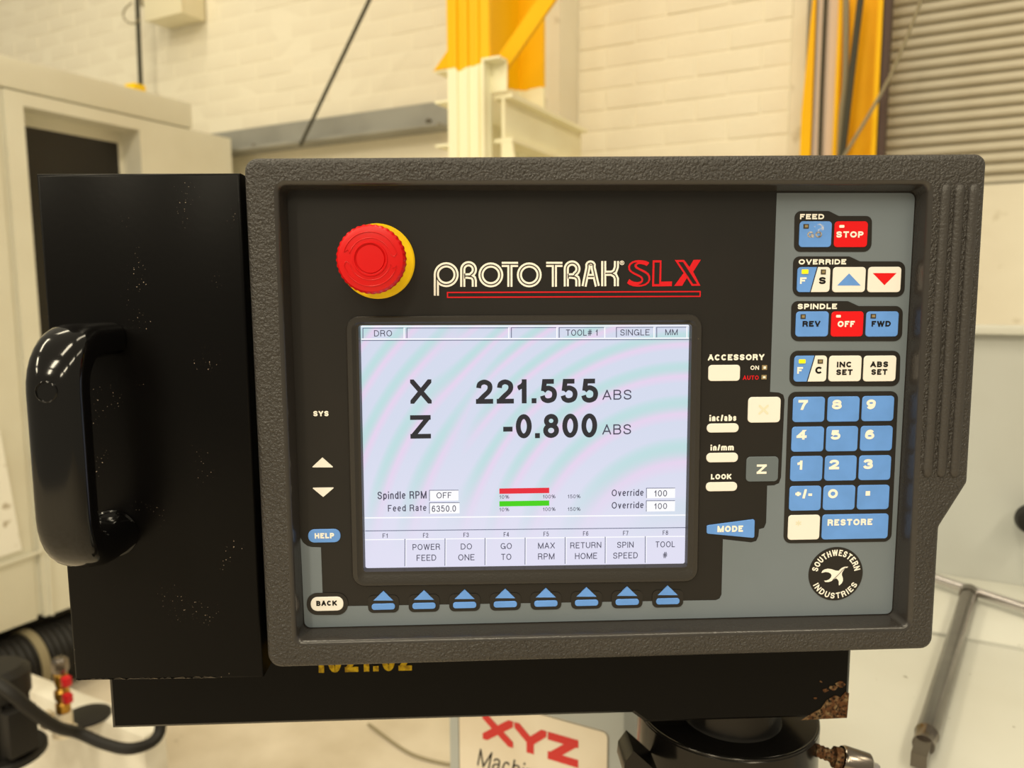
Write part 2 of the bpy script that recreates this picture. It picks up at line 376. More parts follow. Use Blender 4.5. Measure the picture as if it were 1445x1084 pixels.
GLYPH = {
 'A': (.76, [[(0, 0), (.5, 1)], [(.5, 1), (1, 0)], [(.2, .30), (.8, .30)]]), 'B': (.68, [[(0, 0), (0, 1)], [(0, 1), (.6, 1)] + _arc(.6, .77, .33, .23, 85, -85, 8) + [(0, .54)], [(.3, .54), (.62, .54)] + _arc(.62, .27, .38, .27, 80, -85, 8) + [(0, 0)]]),
 'C': (.74, [_arc(.5, .5, .5, .5, 38, 322, 20)]), 'D': (.72, [[(0, 0), (0, 1)], [(0, 1), (.42, 1)] + _arc(.42, .5, .58, .5, 85, -85, 14) + [(0, 0)]]),
 'E': (.62, [[(0, 0), (0, 1)], [(0, 1), (1, 1)], [(0, .53), (.92, .53)], [(0, 0), (1, 0)]]), 'F': (.58, [[(0, 0), (0, 1)], [(0, 1), (1, 1)], [(0, .5), (.88, .5)]]),
 'G': (.78, [_arc(.5, .5, .5, .5, 40, 340, 20), [(1, .42), (1, 0)], [(.55, .44), (1, .44)]]), 'H': (.7, [[(0, 0), (0, 1)], [(1, 0), (1, 1)], [(0, .53), (1, .53)]]),
 'I': (.0, [[(.5, 0), (.5, 1)]]), 'K': (.72, [[(0, 0), (0, 1)], [(1, 1), (.0, .32)], [(.34, .56), (1, 0)]]), 'L': (.56, [[(0, 0), (0, 1)], [(0, 0), (1, 0)]]),
 'M': (.86, [[(0, 0), (0, 1)], [(1, 0), (1, 1)], [(0, 1), (.5, 0)], [(.5, 0), (1, 1)]]), 'N': (.72, [[(0, 0), (0, 1)], [(1, 0), (1, 1)], [(0, 1), (1, 0)]]), 'O': (.8, [_O]),
 'P': (.64, [[(0, 0), (0, 1)], [(0, 1), (.58, 1)] + _arc(.58, .72, .42, .28, 85, -85, 8) + [(0, .44)]]), 'R': (.7, [[(0, 0), (0, 1)], [(0, 1), (.6, 1)] + _arc(.6, .745, .36, .255, 85, -85, 8) + [(0, .49)], [(.55, .49), (.84, .40), (.92, .22), (.97, 0)]]),
 'S': (.68, [_S]), 'T': (.66, [[(.5, 0), (.5, 1)], [(0, 1), (1, 1)]]), 'U': (.7, [[(0, 1), (0, .36)] + _arc(.5, .36, .5, .36, 190, 350, 12) + [(1, .36), (1, 1)]]),
 'V': (.72, [[(0, 1), (.5, 0)], [(.5, 0), (1, 1)]]), 'W': (1.0, [[(0, 1), (.25, 0)], [(.25, 0), (.5, 1)], [(.5, 1), (.75, 0)], [(.75, 0), (1, 1)]]), 'X': (.72, [[(0, 0), (1, 1)], [(0, 1), (1, 0)]]),
 'Y': (.72, [[(0, 1), (.5, .42)], [(1, 1), (.5, .42)], [(.5, .46), (.5, 0)]]), 'Z': (.66, [[(0, 1), (1, 1)], [(0, 0), (1, 0)], [(.0, .0), (1, 1)]]),
 '0': (.58, [_O]), '1': (.36, [[(.75, 0), (.75, 1)], [(.75, .93), (.42, .79), (0, .72)]]), '2': (.58, [_sp((.03, .69), (.12, .9), (.48, 1), (.86, .9), (.95, .7), (.82, .5), (.42, .26), (.05, .02)), [(0, 0), (1, 0)]]),
 '3': (.58, [_sp((.03, .74), (.14, .92), (.48, 1), (.84, .92), (.92, .75), (.8, .58), (.42, .53)), _sp((.42, .53), (.85, .45), (.98, .27), (.86, .08), (.48, 0), (.12, .08), (0, .27))]),
 '4': (.62, [[(.74, 0), (.74, 1)], [(.74, 1), (.0, .24)], [(0, .24), (1, .24)]]), '5': (.58, [[(.16, 1), (.93, 1)], [(.17, 1), (.08, .50)], _sp((.08, .50), (.3, .63), (.56, .65), (.88, .54), (.99, .33), (.86, .09), (.46, 0), (.12, .08), (0, .26))]),
 '6': (.58, _6), '7': (.58, [[(0, 1), (1, 1)], _sp((.97, .97), (.62, .52), (.40, 0))]), '8': (.58, [_arc(.5, .765, .43, .235, 0, 360, 20), _arc(.5, .265, .5, .265, 0, 360, 20)]), '9': (.58, [[(1 - x, 1 - y) for x, y in s] for s in _6]),
 'i': (.0, [[(.5, 0), (.5, .72)], [(.5, .90), (.5, 1)]]), 'l': (.0, [[(.5, 0), (.5, 1)]]), 'n': (.52, [[(0, 0), (0, .76)], _n]), 'h': (.52, [[(0, 0), (0, 1)], _n]), 'c': (.5, [_arc(.5, .36, .5, .36, 40, 320, 16)]),
 'a': (.52, [_sp((.06, .54), (.18, .68), (.5, .73), (.82, .67), (.9, .5)) + [(.9, 0)], _sp((.9, .43), (.42, .39), (.05, .27), (.06, .1), (.34, 0), (.68, .05), (.9, .22))]),
 'b': (.55, [[(0, 0), (0, 1)], _o]), 'd': (.55, [[(1, 0), (1, 1)], _o]), 's': (.48, [[(x, y * .72) for x, y in _S]]), 'm': (.86, [[(0, 0), (0, .76)], [(x * .5, y) for x, y in _n], [(.5 + x * .5, y) for x, y in _n]]),
 'p': (.55, [[(0, -.28), (0, .76)], _o]), 'e': (.54, [_arc(.5, .36, .5, .36, 2, 318, 18), [(.04, .37), (.96, .37)]]), 't': (.30, [[(.42, .08), (.42, .95)], [(0, .70), (1, .70)], [(.42, .1), (.6, .02), (.95, .02)]]), 'o': (.55, [_o]),
 'v': (.52, [[(0, .76), (.5, 0)], [(.5, 0), (1, .76)]]), 'r': (.32, [[(0, 0), (0, .76)], _sp((0, .42), (.3, .65), (1, .70))]),
 '/': (.36, [[(0, 0), (1, 1)]]), '%': (.95, [_arc(.22, .74, .22, .24, 0, 360, 12), _arc(.78, .26, .22, .24, 0, 360, 12), [(.22, 0), (.78, 1)]]), '#': (.66, [[(.2, 0), (.38, 1)], [(.62, 0), (.8, 1)], [(0, .34), (1, .34)], [(0, .66), (1, .66)]]),
 '*': (.6, [[(.5, .1), (.5, .9)], [(.12, .3), (.88, .7)], [(.12, .7), (.88, .3)]]), '+': (.5, [[(.5, .18), (.5, .82)], [(0, .5), (1, .5)]]), '-': (.34, [[(0, .36), (1, .36)]]), '.': (.0, [[(.5, 0), (.5, .0)]]), ' ': (.26, []),
}
def clip_box(poly, x0, x1, y0, y1):
    for axis, lim, sg in ((0, x0, 1), (0, x1, -1), (1, y0, 1), (1, y1, -1)):
        out = []
        for i in range(len(poly)):
            p, q = poly[i], poly[(i + 1) % len(poly)]; a, b = sg * (p[axis] - lim), sg * (q[axis] - lim)
            if a >= 0: out.append(p)
            if (a >= 0) != (b >= 0): f = a / (a - b); out.append((p[0] + (q[0] - p[0]) * f, p[1] + (q[1] - p[1]) * f))
        poly = out
        if len(poly) < 3: return []
    return poly
def glyph_polys(ch, W, H, t):
    """pieces of one letter in a W x H box with stroke t: lists of polygons, one list per stroke"""
    out = []
    if ch == '.': return [[[(0, 0), (W, 0), (W, t * 1.05), (0, t * 1.05)]]]
    for st in GLYPH[ch][1]:
        pts = [Vector((t / 2 + u * (W - t), t / 2 + v * (H - t))) for u, v in st]
        pts = [p for i, p in enumerate(pts) if i == 0 or (p - pts[i - 1]).length > 1e-7]
        closed = (pts[0] - pts[-1]).length < 1e-6 and len(pts) > 4
        if closed: pts = pts[:-1]
        k = len(pts); low = min(v for u, v in st) < 0
        if not closed:
            for end, nxt, (u, v) in ((0, 1, st[0]), (-1, -2, st[-1])):
                d = (pts[end] - pts[nxt]).normalized()
                if v in (0, 1) and abs(d.y) > .35: pts[end] = pts[end] + d * t * 1.2
                elif u in (0, 1) and abs(d.x) > .8: pts[end] = pts[end] + d * t * .5
        L, R = [], []
        for i in range(k):
            a = (pts[i] - pts[i - 1]) if (i or closed) else (pts[1] - pts[0]); b = (pts[(i + 1) % k] - pts[i]) if (i < k - 1 or closed) else a
            a = a.normalized(); b = b.normalized(); m = Vector((-a.y, a.x)) + Vector((-b.y, b.x)); m = m / max(.5, m.length_squared / 2) if m.length > 1e-6 else Vector((-a.y, a.x))
            L.append(pts[i] + m * t / 2); R.append(pts[i] - m * t / 2)
        polys = []
        for i in range(k if closed else k - 1):
            j = (i + 1) % k; q = clip_box([tuple(L[i]), tuple(L[j]), tuple(R[j]), tuple(R[i])], 0, W, -.4 * H if low else 0, H)
            if q: polys.append(q)
        out.append(polys)
    return out
def word_mesh(name, placed, n, material, parent):
    """placed: list of (stroke polygons) already in the parent's x,z frame; every stroke sits a hair above the one before"""
    verts, faces = [], []
    for i, polys in enumerate(placed):
        for q in polys:
            base = len(verts); verts += [(x, -(n + (i % 4) * .00003), z) for x, z in q]; faces.append(tuple(range(base, base + len(q))))
    me = bpy.data.meshes.new(name); me.from_pydata(verts, [], faces); me.update(); return link(name, me, material, parent, smooth=False)
def text(s, l, r, t, b, n, material, parent, bold=.13, name='lettering', plane_n=None, box_xz=None, shear=0.0, gap=.14):
    """lettering fitted to a pixel box on the panel, or to an x0,x1,z0,z1 box of the parent's frame"""
    x0, x1, z0, z1 = box_xz or rect(l, r, t, b, n if plane_n is None else plane_n)
    H = z1 - z0
    if 'p' in s and 'S' in s: H = H / 1.2; z0 = z1 - H
    th = bold * H; nar = [GLYPH[c][0] == 0 for c in s]
    fixed = th * sum(nar); var = sum(GLYPH[c][0] for c in s) + gap * (len(s) - 1)
    k = (x1 - x0 - fixed) / var if var > 0 else 0
    x = x0; placed = []
    for c, na in zip(s, nar):
        W = th if na else GLYPH[c][0] * k
        if na and var == 0: W = x1 - x0
        for polys in glyph_polys(c, W, H, th): placed.append([[(x + px + shear * pz, z0 + pz) for px, pz in q] for q in polys])
        x += W + gap * k
    return word_mesh(name, placed, n, material, parent)
def arc_text(s, centre, radius, height, a0, a1, n, material, parent, bold, flip):
    H = height; th = bold * H; gap = .2; tot = sum(max(GLYPH[c][0], bold) for c in s) + gap * (len(s) - 1); arc = abs(a1 - a0) * radius; k = arc / tot; pos = 0; placed = []
    for c in s:
        W = max(GLYPH[c][0], bold) * k; mid = (pos + W / 2) / arc; tha = a0 + (a1 - a0) * mid; pos += W + gap * k
        rad = Vector((math.cos(tha), math.sin(tha))); tan = Vector((math.sin(tha), -math.cos(tha)))
        for polys in glyph_polys(c, W, H, th):
            o_ = []
            for q in polys:
                row = []
                for px, pz in q:
                    lx, lz = px - W / 2, pz - H / 2
                    v = rad * (radius - lz) - tan * lx if flip else rad * (radius + lz) + tan * lx
                    row.append((centre[0] + v.x, centre[1] + v.y))
                o_.append(row)
            placed.append(o_)
    word_mesh('emblem_lettering', placed, n, material, parent)

# ================================================================== THE SETTING
WALL_B = 2.80
def room(o): return o
def rthing(name, label, cat, a, b, z, group=None): return thing(name, label, cat, RP(a, b, z), ROOM_ROT, group)
def place_room(o):                                      # mesh modelled in room coordinates (a, b, z)
    o.location = RP(0, 0, 0); o.rotation_euler = (0, 0, ROOM_ROT); return o
def rbox(name, a0, a1, b0, b1, z0, z1, material, parent=None, bev=0.0):
    o = box(name, a0, a1, b0, b1, z0, z1, material, parent, bev)
    return o if parent is not None else place_room(o)
def root_room(name, label, cat, a, b, z, group=None):   # Empty at the thing's base; parts are modelled in room coordinates shifted by it
    o = rthing(name, label, cat, a, b, z, group); o['_o'] = (a, b, z); return o
class Room:
    """builds parts of a thing from absolute room coordinates"""
    def __init__(s, root): s.root = root; s.o = Vector(root['_o']); del root['_o']
    def fin(s, name, bm, material, parent=None, angle=35):
        if parent is None or parent is s.root:
            bmesh.ops.translate(bm, verts=bm.verts, vec=-s.o); return finish(name, bm, material, s.root, angle=angle)
        bmesh.ops.translate(bm, verts=bm.verts, vec=-s.o); return finish(name, bm, material, parent, angle=angle)
    def box(s, name, a0, a1, b0, b1, z0, z1, material, bev=0.0, parent=None):
        return s.fin(name, box_bm(min(a0, a1), max(a0, a1), min(b0, b1), max(b0, b1), min(z0, z1), max(z0, z1), bev), material, parent)

floor = structure(rbox('floor', -7, 6, -5, WALL_B + .3, -0.1, 0.0, 'floor'), 'worn pale concrete workshop floor', 'floor')
a_pil = on_b(772, 100, WALL_B)[0]
a_r0 = on_b(806, 100, WALL_B)[0]; a_r1 = on_b(1137, 100, WALL_B)[0]
wall = structure(rbox('wall_back', -7, a_r1, WALL_B, WALL_B + .25, 0.0, 4.6, 'mortar'), 'cream painted brick workshop wall behind the machines', 'wall')
# bricks that the photograph shows above the panel
brick_me = None
def bricks(a0, a1, z0, z1, sink=0.0):
    global brick_me
    row = 0; z = z0
    while z < z1:
        a = a0 - (0.1125 if row % 2 else 0.0)
        while a < a1:
            s = max(a, a0); e = min(a + 0.225, a1)
            if e - s > 0.05:
                if brick_me is None:
                    bm = box_bm(-.107, .107, -.002, .02, -.0345, .0345, .0018, 1); brick_me = bpy.data.meshes.new('brick'); bmesh.ops.recalc_face_normals(bm, faces=bm.faces); bm.to_mesh(brick_me); bm.free(); brick_me.materials.append(M['brick'])
                o = bpy.data.objects.new('brick', brick_me); COL.objects.link(o); o.parent = wall
                o.location = ((s + e) / 2, WALL_B + sink - random.uniform(0, .0025), z + .0375); o.scale = ((e - s - .006) / .214, 1, random.uniform(.985, 1.0) * 1.0)
                o.rotation_euler = (random.uniform(-.01, .01), 0, random.uniform(-.006, .006))
            a += 0.225
        z += 0.075; row += 1
zb0 = on_b(950, 235, WALL_B)[1] - .30
bricks(a_r0 + .03, a_r1 - .045, zb0, on_b(806, -20, WALL_B)[1] + .05)
a_l0, a_l1 = on_b(-12, 40, WALL_B)[0], on_b(640, 100, WALL_B)[0]
rail_z0 = on_b(477, 200, WALL_B)[1]; rail_z1 = on_b(477, 168, WALL_B)[1]
bricks(a_l0, a_l1, rail_z1 + .01, rail_z1 + .01 + .075 * 13, .0022)
# wall above/beside details
structure(rbox('trim_1', a_r1 - .045, a_r1, WALL_B - .012, WALL_B + .05, 0, 4.5, 'wall'), 'smooth plastered wall edge strip', 'trim')
structure(rbox('trim_2', a_pil - .05, a_r0, WALL_B - .16, WALL_B - .002, 0, 4.5, 'wall'), 'cream rendered wall pilaster', 'trim')
structure(rbox('trim_3', a_r0, a_r0 + .028, WALL_B - .17, WALL_B - .002, 0, 4.5, 'wall'), 'cream painted pilaster edge strip', 'trim')
# wall rail
t = root_room('wall_rail', 'long grey steel rail bolted along the brick wall', 'rail', on_b(330, 200, WALL_B)[0], WALL_B, rail_z0); q = Room(t)
ra0, ra1 = on_b(300, 200, WALL_B)[0], on_b(640, 170, WALL_B)[0]
q.box('web', ra0, ra1, WALL_B - .05, WALL_B - .004, rail_z0, rail_z1, 'rail_grey')
q.box('lower_flange', ra0, ra1, WALL_B - .12, WALL_B - .004, rail_z0 - .012, rail_z0, 'rail_grey')
for px, py in ((360, 207), (606, 172)):
    a, z = on_b(px, py, WALL_B - .05)
    bm = lathe([(.012, 0), (.012, .012), (.006, .016)], 8); bmesh.ops.translate(bm, verts=bm.verts, vec=(a, WALL_B - .05, z)); q.fin('bolt', bm, 'seam')

# dwarf wall and roller shutter on the right
SH_B = WALL_B + .10
sa0, sa1 = on_b(1252, 100, SH_B)[0], on_b(1445, 100, SH_B)[0] + .9
sz0 = on_b(1400, 262, SH_B)[1]; sz1 = sz0 + 1.15
structure(rbox('wall_right', a_r1 + .005, sa1, SH_B - .03, SH_B + .2, 0.0, sz0, 'wall'), 'pale rendered dwarf wall under the roller shutter', 'wall')
t = root_room('roller_shutter', 'beige corrugated roller shutter door of horizontal slats', 'shutter', (sa0 + sa1) / 2, SH_B, sz0); q = Room(t)
pitch = 0.0345
slat_me = None
k = 0; z = sz0
while z < sz1:
    if slat_me is None:
        bm = bmesh.new(); prof = [(0.0, 0.0), (-.012, .004), (-.016, .011), (-.014, .020), (-.006, .029), (0.0, .033)]
        rows = [[bm.verts.new((sx, y, h)) for y, h in prof] + [bm.verts.new((sx, .012, .033)), bm.verts.new((sx, .012, 0))] for sx in (sa0 - (sa0 + sa1) / 2, sa1 - (sa0 + sa1) / 2)]
        bridge(bm, rows[0], rows[1]); cap(bm, rows[0]); cap(bm, rows[1])
        o = finish('slat', bm, 'shutter', t); slat_me = o.data
    else:
        o = bpy.data.objects.new('slat', slat_me); COL.objects.link(o); o.parent = t
    o.location = (0, 0, z - sz0); z += pitch; k += 1
q.box('bottom_rail', sa0, sa1, SH_B - .022, SH_B + .012, sz0 - .012, sz0, 'shutter')
# steelwork beside the shutter
GB = WALL_B - .12
def strip(px0, px1, b, y=100): return on_b(px0, y, b)[0], on_b(px1, y, b)[0]
t = root_room('shutter_stanchion', 'yellow painted steel stanchion beside the roller shutter', 'stanchion', strip(1185, 1240, GB)[0], GB, 0); q = Room(t)
a0, a1 = strip(1181, 1243, GB)
q.box('web', a0, a1, GB + .02, GB + .035, 0, 4.4, 'yellow_paint')
q.box('flange', a1 - .014, a1, GB - .05, GB + .02, 0, 4.4, 'yellow_paint')
q.box('flange', a0, a0 + .012, GB - .04, GB + .02, 0, 4.4, 'yellow_paint')
t = root_room('shutter_guide', 'dark brown upright guide channel at the shutter edge', 'guide', strip(1243, 1253, GB)[0], GB, 0); q = Room(t)
a0, a1 = strip(1243, 1253, GB - .05)
q.box('channel', a0 + .001, a1, GB - .05, GB + .10, 0, 4.4, 'brown')
t = root_room('upright_board', 'pinkish beige upright board between yellow stanchion and wall', 'board', strip(1148, 1180, GB)[0], GB, 0); q = Room(t)
a0, a1 = strip(1151, 1179, GB)
q.box('board', a0, a1, GB + .02, GB + .05, 0, 4.4, 'pink_beige', .003)
q.box('cover_strip', a1 - .02, a1, GB, GB + .02, 0, 4.4, 'pink_beige')
a0, a1 = strip(1133, 1147, GB); zt = on_b(1140, -10, GB)[1] ; zm = on_b(1140, 160, GB)[1]
o = place_room(finish('tapered_angle', extrude_poly([(a0 + .022, GB, zt), (a0 + .03, GB, zt), (a1 + .002, GB, zm), (a1 + .004, GB, 0), (a0 + .006, GB, 0), (a0, GB, zm)], (0, .05, 0)), 'yellow_paint'))
tag(o, 'narrow tapered yellow steel angle at the wall edge', 'angle')
def cable(name, label, pts, r, material, cat='cable', seg=8, sm=True):
    path = smooth_path(pts, 5) if sm and len(pts) > 2 else pts
    o = place_room(finish(name, tube(path, r, seg), material)); return tag(o, label, cat)
def ab(px, py, b): a, z = on_b(px, py, b); return Vector((a, b, z))
cable('power_cable', 'thin black cable running down the beige upright board', [ab(1166, -20, GB + .012), ab(1160, 120, GB + .012), ab(1156, 240, GB + .012)], .006, 'cable')
cable('conduit', 'grey conduit running down beside the yellow stanchion web', [ab(1194, -20, GB - .055), ab(1193, 110, GB - .055), ab(1188, 160, GB - .055), ab(1184, 240, GB - .055)], .009, 'conduit')
cable('slanting_cable', 'dark olive cable slanting across the yellow stanchion', [ab(1218, -30, GB - .08), ab(1207, 60, GB - .08), ab(1186, 240, GB - .08)], .010, 'cable')
cable('pull_rope', 'brown pull rope slanting across shutter and stanchion', [ab(1304, -10, GB - .115), ab(1255, 110, GB - .115), ab(1190, 222, GB - .115)], .005, 'conduit')

# main column with its bracket beams
CB = 2.03
c0, c1 = on_b(631, 100, CB)[0], on_b(690, 100, CB)[0]
zl = on_b(655, 97, CB)[1]
M['column'] = column_material(zl)
dep = 0.34
t = root_room('steel_column', 'yellow over cream painted steel I column by brick wall', 'column', (c0 + c1) / 2, CB, 0); q = Room(t)
cm = (c0 + c1) / 2
q.box('front_flange', c0, c1, CB, CB + .018, 0, 4.4, 'column', .002)
q.box('web', cm - .006, cm + .006, CB + .0182, CB + dep - .0182, 0, 4.4, 'column')
q.box('rear_flange', c0, c1 + .02, CB + dep - .018, CB + dep, 0, 4.4, 'column', .002)
# ribbed cover on the front flange
for f in (.22, .48, .74):
    a = c0 + (c1 - c0) * f; q.box('rib', a - .006, a + .006, CB - .008, CB, 0, 4.4, 'column', .002)
zg = on_b(632, 97, CB)[1]; ag = on_b(610, 97, CB)[0]
q.fin('gusset', extrude_poly([(c0, CB + .004, zg), (ag, CB + .004, zg), (c0, CB + .004, zg + .055)], (0, .01, 0)), 'yellow_paint')
for py in (97, 141, 203):
    z = on_b(620, py, CB)[1]; q.box('stub_plate', ag + .004, c0 - .001, CB + .004, CB + .10, z - .008, z - .001, 'cream_paint')
z0, z1 = on_b(700, 128, CB)[1], on_b(700, 84, CB)[1]; br1 = on_b(712, 100, CB)[0]
q.box('bracket', c1 - .008, c1 - .001, CB - .03, CB + .016, 0, z1, 'cream_paint')
q.box('bracket', c1, br1, CB + .012, CB + .018, z0, z1, 'cream_paint')
q.box('bracket', c1, br1, CB - .03, CB + .018, z1 - .006, z1, 'cream_paint')
# diagonal yellow brace from bracket up
p0, p1 = ab(706, 92, CB + .03), ab(778, -12, CB + .03)
d = (p1 - p0).normalized(); nrm = Vector((-d.z, 0, d.x)) * .024
q.fin('brace', extrude_poly([p0 - nrm, p0 + nrm, p1 + nrm, p1 - nrm], (0, .012, 0)), 'yellow_paint')
# I-beam tying the column back to the wall
t = root_room('tie_beam', 'cream painted short I beam from yellow column back to pilaster', 'beam', br1, CB + .4, z0 - .2); q = Room(t)
bz1 = on_b(705, 130, CB)[1]; bz0 = on_b(705, 193, CB)[1]
be = WALL_B - .17
q.box('upper_flange', c1 + .002, br1 + .012, CB + .024, be, bz1 - .012, bz1, 'cream_paint')
q.box('web', c1 + .028, c1 + .038, CB + .024, be, bz0, bz1 - .0122, 'cream_paint')
q.box('lower_flange', c1 + .002, br1 + .012, CB + .024, be, bz0 - .012, bz0 - .0002, 'cream_paint')
q.fin('gusset', extrude_poly([(c1 + .026, CB + .024, bz0 - .0125), (br1 + .01, CB + .024, bz0 - .0125), (br1 + .04, CB + .024, bz0 - .2), (c1 + .026, CB + .024, bz0 - .2)], (0, .01, 0)), 'cream_paint')

# things hung on the wall at the upper left
WB = WALL_B - .01
cable('drop_cable', 'black drop cable hanging down the cream wall to the machine top', [ab(193, -20, WB - .09), ab(196, 60, WB - .09), ab(200, 150, WB - .09)], .011, 'cable')
lp = [ab(x, y, WB - .115) for x, y in ((186, 4), (177, 12), (174, 22), (180, 31), (190, 33), (198, 26))]
cable('cable_loop', 'small loop of thin cable beside the drop cable', lp, .004, 'conduit')
t = root_room('junction_box', 'beige junction box fixed high on the cream wall', 'box', on_b(245, 10, WB)[0], WB, on_b(245, 20, WB)[1]); q = Room(t)
jb = WB - .13
j0, j1 = on_b(207, 20, jb)[0], on_b(258, 10, jb)[0]; jz = on_b(258, 18, jb)[1]
q.box('body', j0, j1, jb + .004, WB, jz, jz + .25, 'box_beige', .004)
q.box('lid', j0 - .004, j1 + .004, jb - .012, jb + .0035, jz - .003, jz + .25, 'box_beige', .003)
q.box('cable_gland', j0 - .055, j0 - .006, jb + .01, jb + .05, on_b(195, 8, jb)[1], jz + .2, 'conduit')
cable('tension_rope', 'dark steel rope slanting down across the cream brick wall', [ab(528, -14, WB - .35), ab(424, 205, WB - .13)], .0075, 'cable', sm=False)

# ================================================================== LEFT MACHINE
MA = -2.87                                            # plane of the machine's side facing the panel
def mp(px, py, a=MA): b, z = on_a(px, py, a); return b, z
b_end = mp(325, 200)[0]; b_up = mp(272, 160)[0]
z_mid = mp(170, 160)[1]; z_top = mp(135, 110)[1]; z_base = mp(47, 876)[1]
t = root_room('machining_centre', 'tall cream machining centre with a dark window in its side door', 'machine', MA - .5, 1.5, 0); q = Room(t)
b_near = 0.55
q.box('cabinet', MA - 1.3, MA - .12, b_near, b_end, z_base, z_mid, 'machine_cream', .006)
q.box('upper_housing', MA - 1.2, MA - .004, b_near, b_up, z_mid + .004, z_top, 'machine_cream', .008)
b_u2 = mp(279, 160)[0]
q.box('cable_duct', MA - .3, MA - .05, b_up + .001, b_u2, z_mid + .004, mp(277, 147)[1], 'machine_cream', .02)
q.box('plinth', MA - 1.2, MA - .30, b_near, b_end - .1, 0.0, z_base - .001, 'black_rubber')
# fixed side panel left of the seam
b_s0, b_s1 = mp(8, 300)[0], mp(18, 300)[0]
q.box('side_panel', MA - .119, MA, b_near, b_s0, z_base, z_mid, 'machine_cream', .004)
q.box('seam_channel', MA - .119, MA - .012, b_s0 + .001, b_s1 - .001, z_base + .01, z_mid, 'machine_cream')
# door with a deep window opening
wb0, wb1 = mp(38, 230)[0], mp(197, 200)[0]
wz1 = mp(38, 151)[1]; wz0 = mp(100, 620)[1]
dd = 0.115
def door_ring():
    bm = bmesh.new(); o_ = [(b_s1, z_base), (b_end, z_base), (b_end, z_mid - .004), (b_s1, z_mid - .004)]; i_ = [(wb0, wz0), (wb1, wz0), (wb1, wz1), (wb0, wz1)]
    fo = [bm.verts.new((MA + .004, b, z)) for b, z in o_]; fi = [bm.verts.new((MA + .004, b, z)) for b, z in i_]
    bo = [bm.verts.new((MA - .118, b, z)) for b, z in o_]; bi = [bm.verts.new((MA - dd, b, z)) for b, z in i_]
    bridge(bm, fo, fi); bridge(bm, fo, bo); bridge(bm, fi, bi); return bm
door = q.fin('door', door_ring(), 'machine_cream')
gz1 = wz1 - .045; gb1 = wb1 - .02; gb0 = wb0 + .012
bm = bmesh.new()
i_ = [(wb0, wz0), (wb1, wz0), (wb1, wz1), (wb0, wz1)]; g_ = [(gb0, wz0 + .03), (gb1, wz0 + .03), (gb1, gz1), (gb0, gz1)]
r0 = [bm.verts.new((MA - dd + .001, b, z)) for b, z in i_]; r1 = [bm.verts.new((MA - dd + .004, b, z)) for b, z in g_]; bridge(bm, r0, r1)
q.fin('window_frame', bm, 'machine_cream', door)
q.box('window_glass', MA - dd - .003, MA - dd + .002, gb0 - .01, gb1 + .01, wz0 + .02, gz1 + .01, 'dark_glass', 0, door)
# lighter splash plate low on the side and seams
pp = [mp(x, y, MA + .012) for x, y in ((-60, 590), (0, 606), (31, 776), (-60, 806))]
q.fin('splash_plate', extrude_poly([(MA + .001, b, z) for b, z in pp], (.011, 0, 0)), 'machine_light')
pp = [mp(x, y, MA + .006) for x, y in ((-50, 812), (58, 776), (58, 779), (-50, 817))]
q.fin('panel_lap', extrude_poly([(MA + .0042, b, z) for b, z in pp], (.012, 0, 0)), 'machine_cream')
pp = [mp(x, y, MA + .006) for x, y in ((66, 780), (69, 780), (74, 868), (71, 868))]
q.fin('panel_lap', extrude_poly([(MA + .0042, b, z) for b, z in pp], (.012, 0, 0)), 'machine_cream')
o = rbox('warning_lamp', *(lambda b0, b1: (MA - .10, MA - .04, b0, b1))(mp(198, 120)[0], mp(215, 120)[0]), z_top + .0005, z_top + .035, M['estop_yellow'], None, .006)
tag(o, 'small yellow block on top of the cream machine', 'block')

# low equipment: drum, tank, pump, hose, valve
def lowtube(name, pts, r, material, parent=None, seg=10): return finish(name, tube(smooth_path(pts, 6), r, seg), material, parent)
z_t = 0.50
ta1, tb0 = on_z(202, 1040, z_t)
t = root_room('coolant_tank', 'low white coolant tank on the floor beside the cream machine', 'tank', ta1 - .4, tb0 + .4, 0); q = Room(t)
TB1 = on_z(94, 967, z_t)[1]
q.box('body', ta1 - 1.3, ta1, tb0, TB1, 0, z_t - .0005, 'tank_paint', .012)
ha, hb = on_z(123, 1012, z_t)
bm = lathe([(.052, 0), (.052, .006), (.046, .008)], 32, 'z'); bmesh.ops.translate(bm, verts=bm.verts, vec=(ha, hb, z_t)); q.fin('filler_lid', bm, 'black_rubber')
pa, pb = on_z(4, 1066, z_t)
t = root_room('coolant_pump', 'black ribbed coolant pump motor standing on the white tank', 'pump', pa, pb, z_t); q = Room(t)
def zcyl(a, b, prof, seg=32, wob=None):
    bm = lathe(prof, seg, 'z', wob); bmesh.ops.translate(bm, verts=bm.verts, vec=(a, b, 0)); return bm
q.fin('base_disc', zcyl(pa, pb, [(.086, z_t + .0005), (.086, z_t + .012), (.082, z_t + .016)]), 'black_rubber')
for k in range(4):
    th = k * math.pi / 2 + .5
    q.fin('bolt', zcyl(pa + .07 * math.cos(th), pb + .07 * math.sin(th), [(.007, z_t + .014), (.007, z_t + .022)], 8), 'steel')
q.fin('motor', zcyl(pa, pb, [(.058, z_t + .016), (.058, z_t + .135), (.05, z_t + .14)], 48, lambda j, s: 1.0 if s % 2 else .93), 'black_rubber', angle=20)
q.fin('fan_cover', zcyl(pa, pb, [(.064, z_t + .141), (.064, z_t + .19), (.05, z_t + .205)]), 'black_rubber')
bm = box_bm(-.012, .012, -.008, .008, 0, .002, 0); bmesh.ops.translate(bm, verts=bm.verts, vec=(pa + .01, pb - .03, z_t + .205)); q.fin('sticker', bm, 'brass')
q.box('terminal_box', pa + .055, pa + .09, pb - .03, pb + .03, z_t + .03, z_t + .13, 'black_rubber', .004)
va, vb = on_z(92, 1036, z_t)
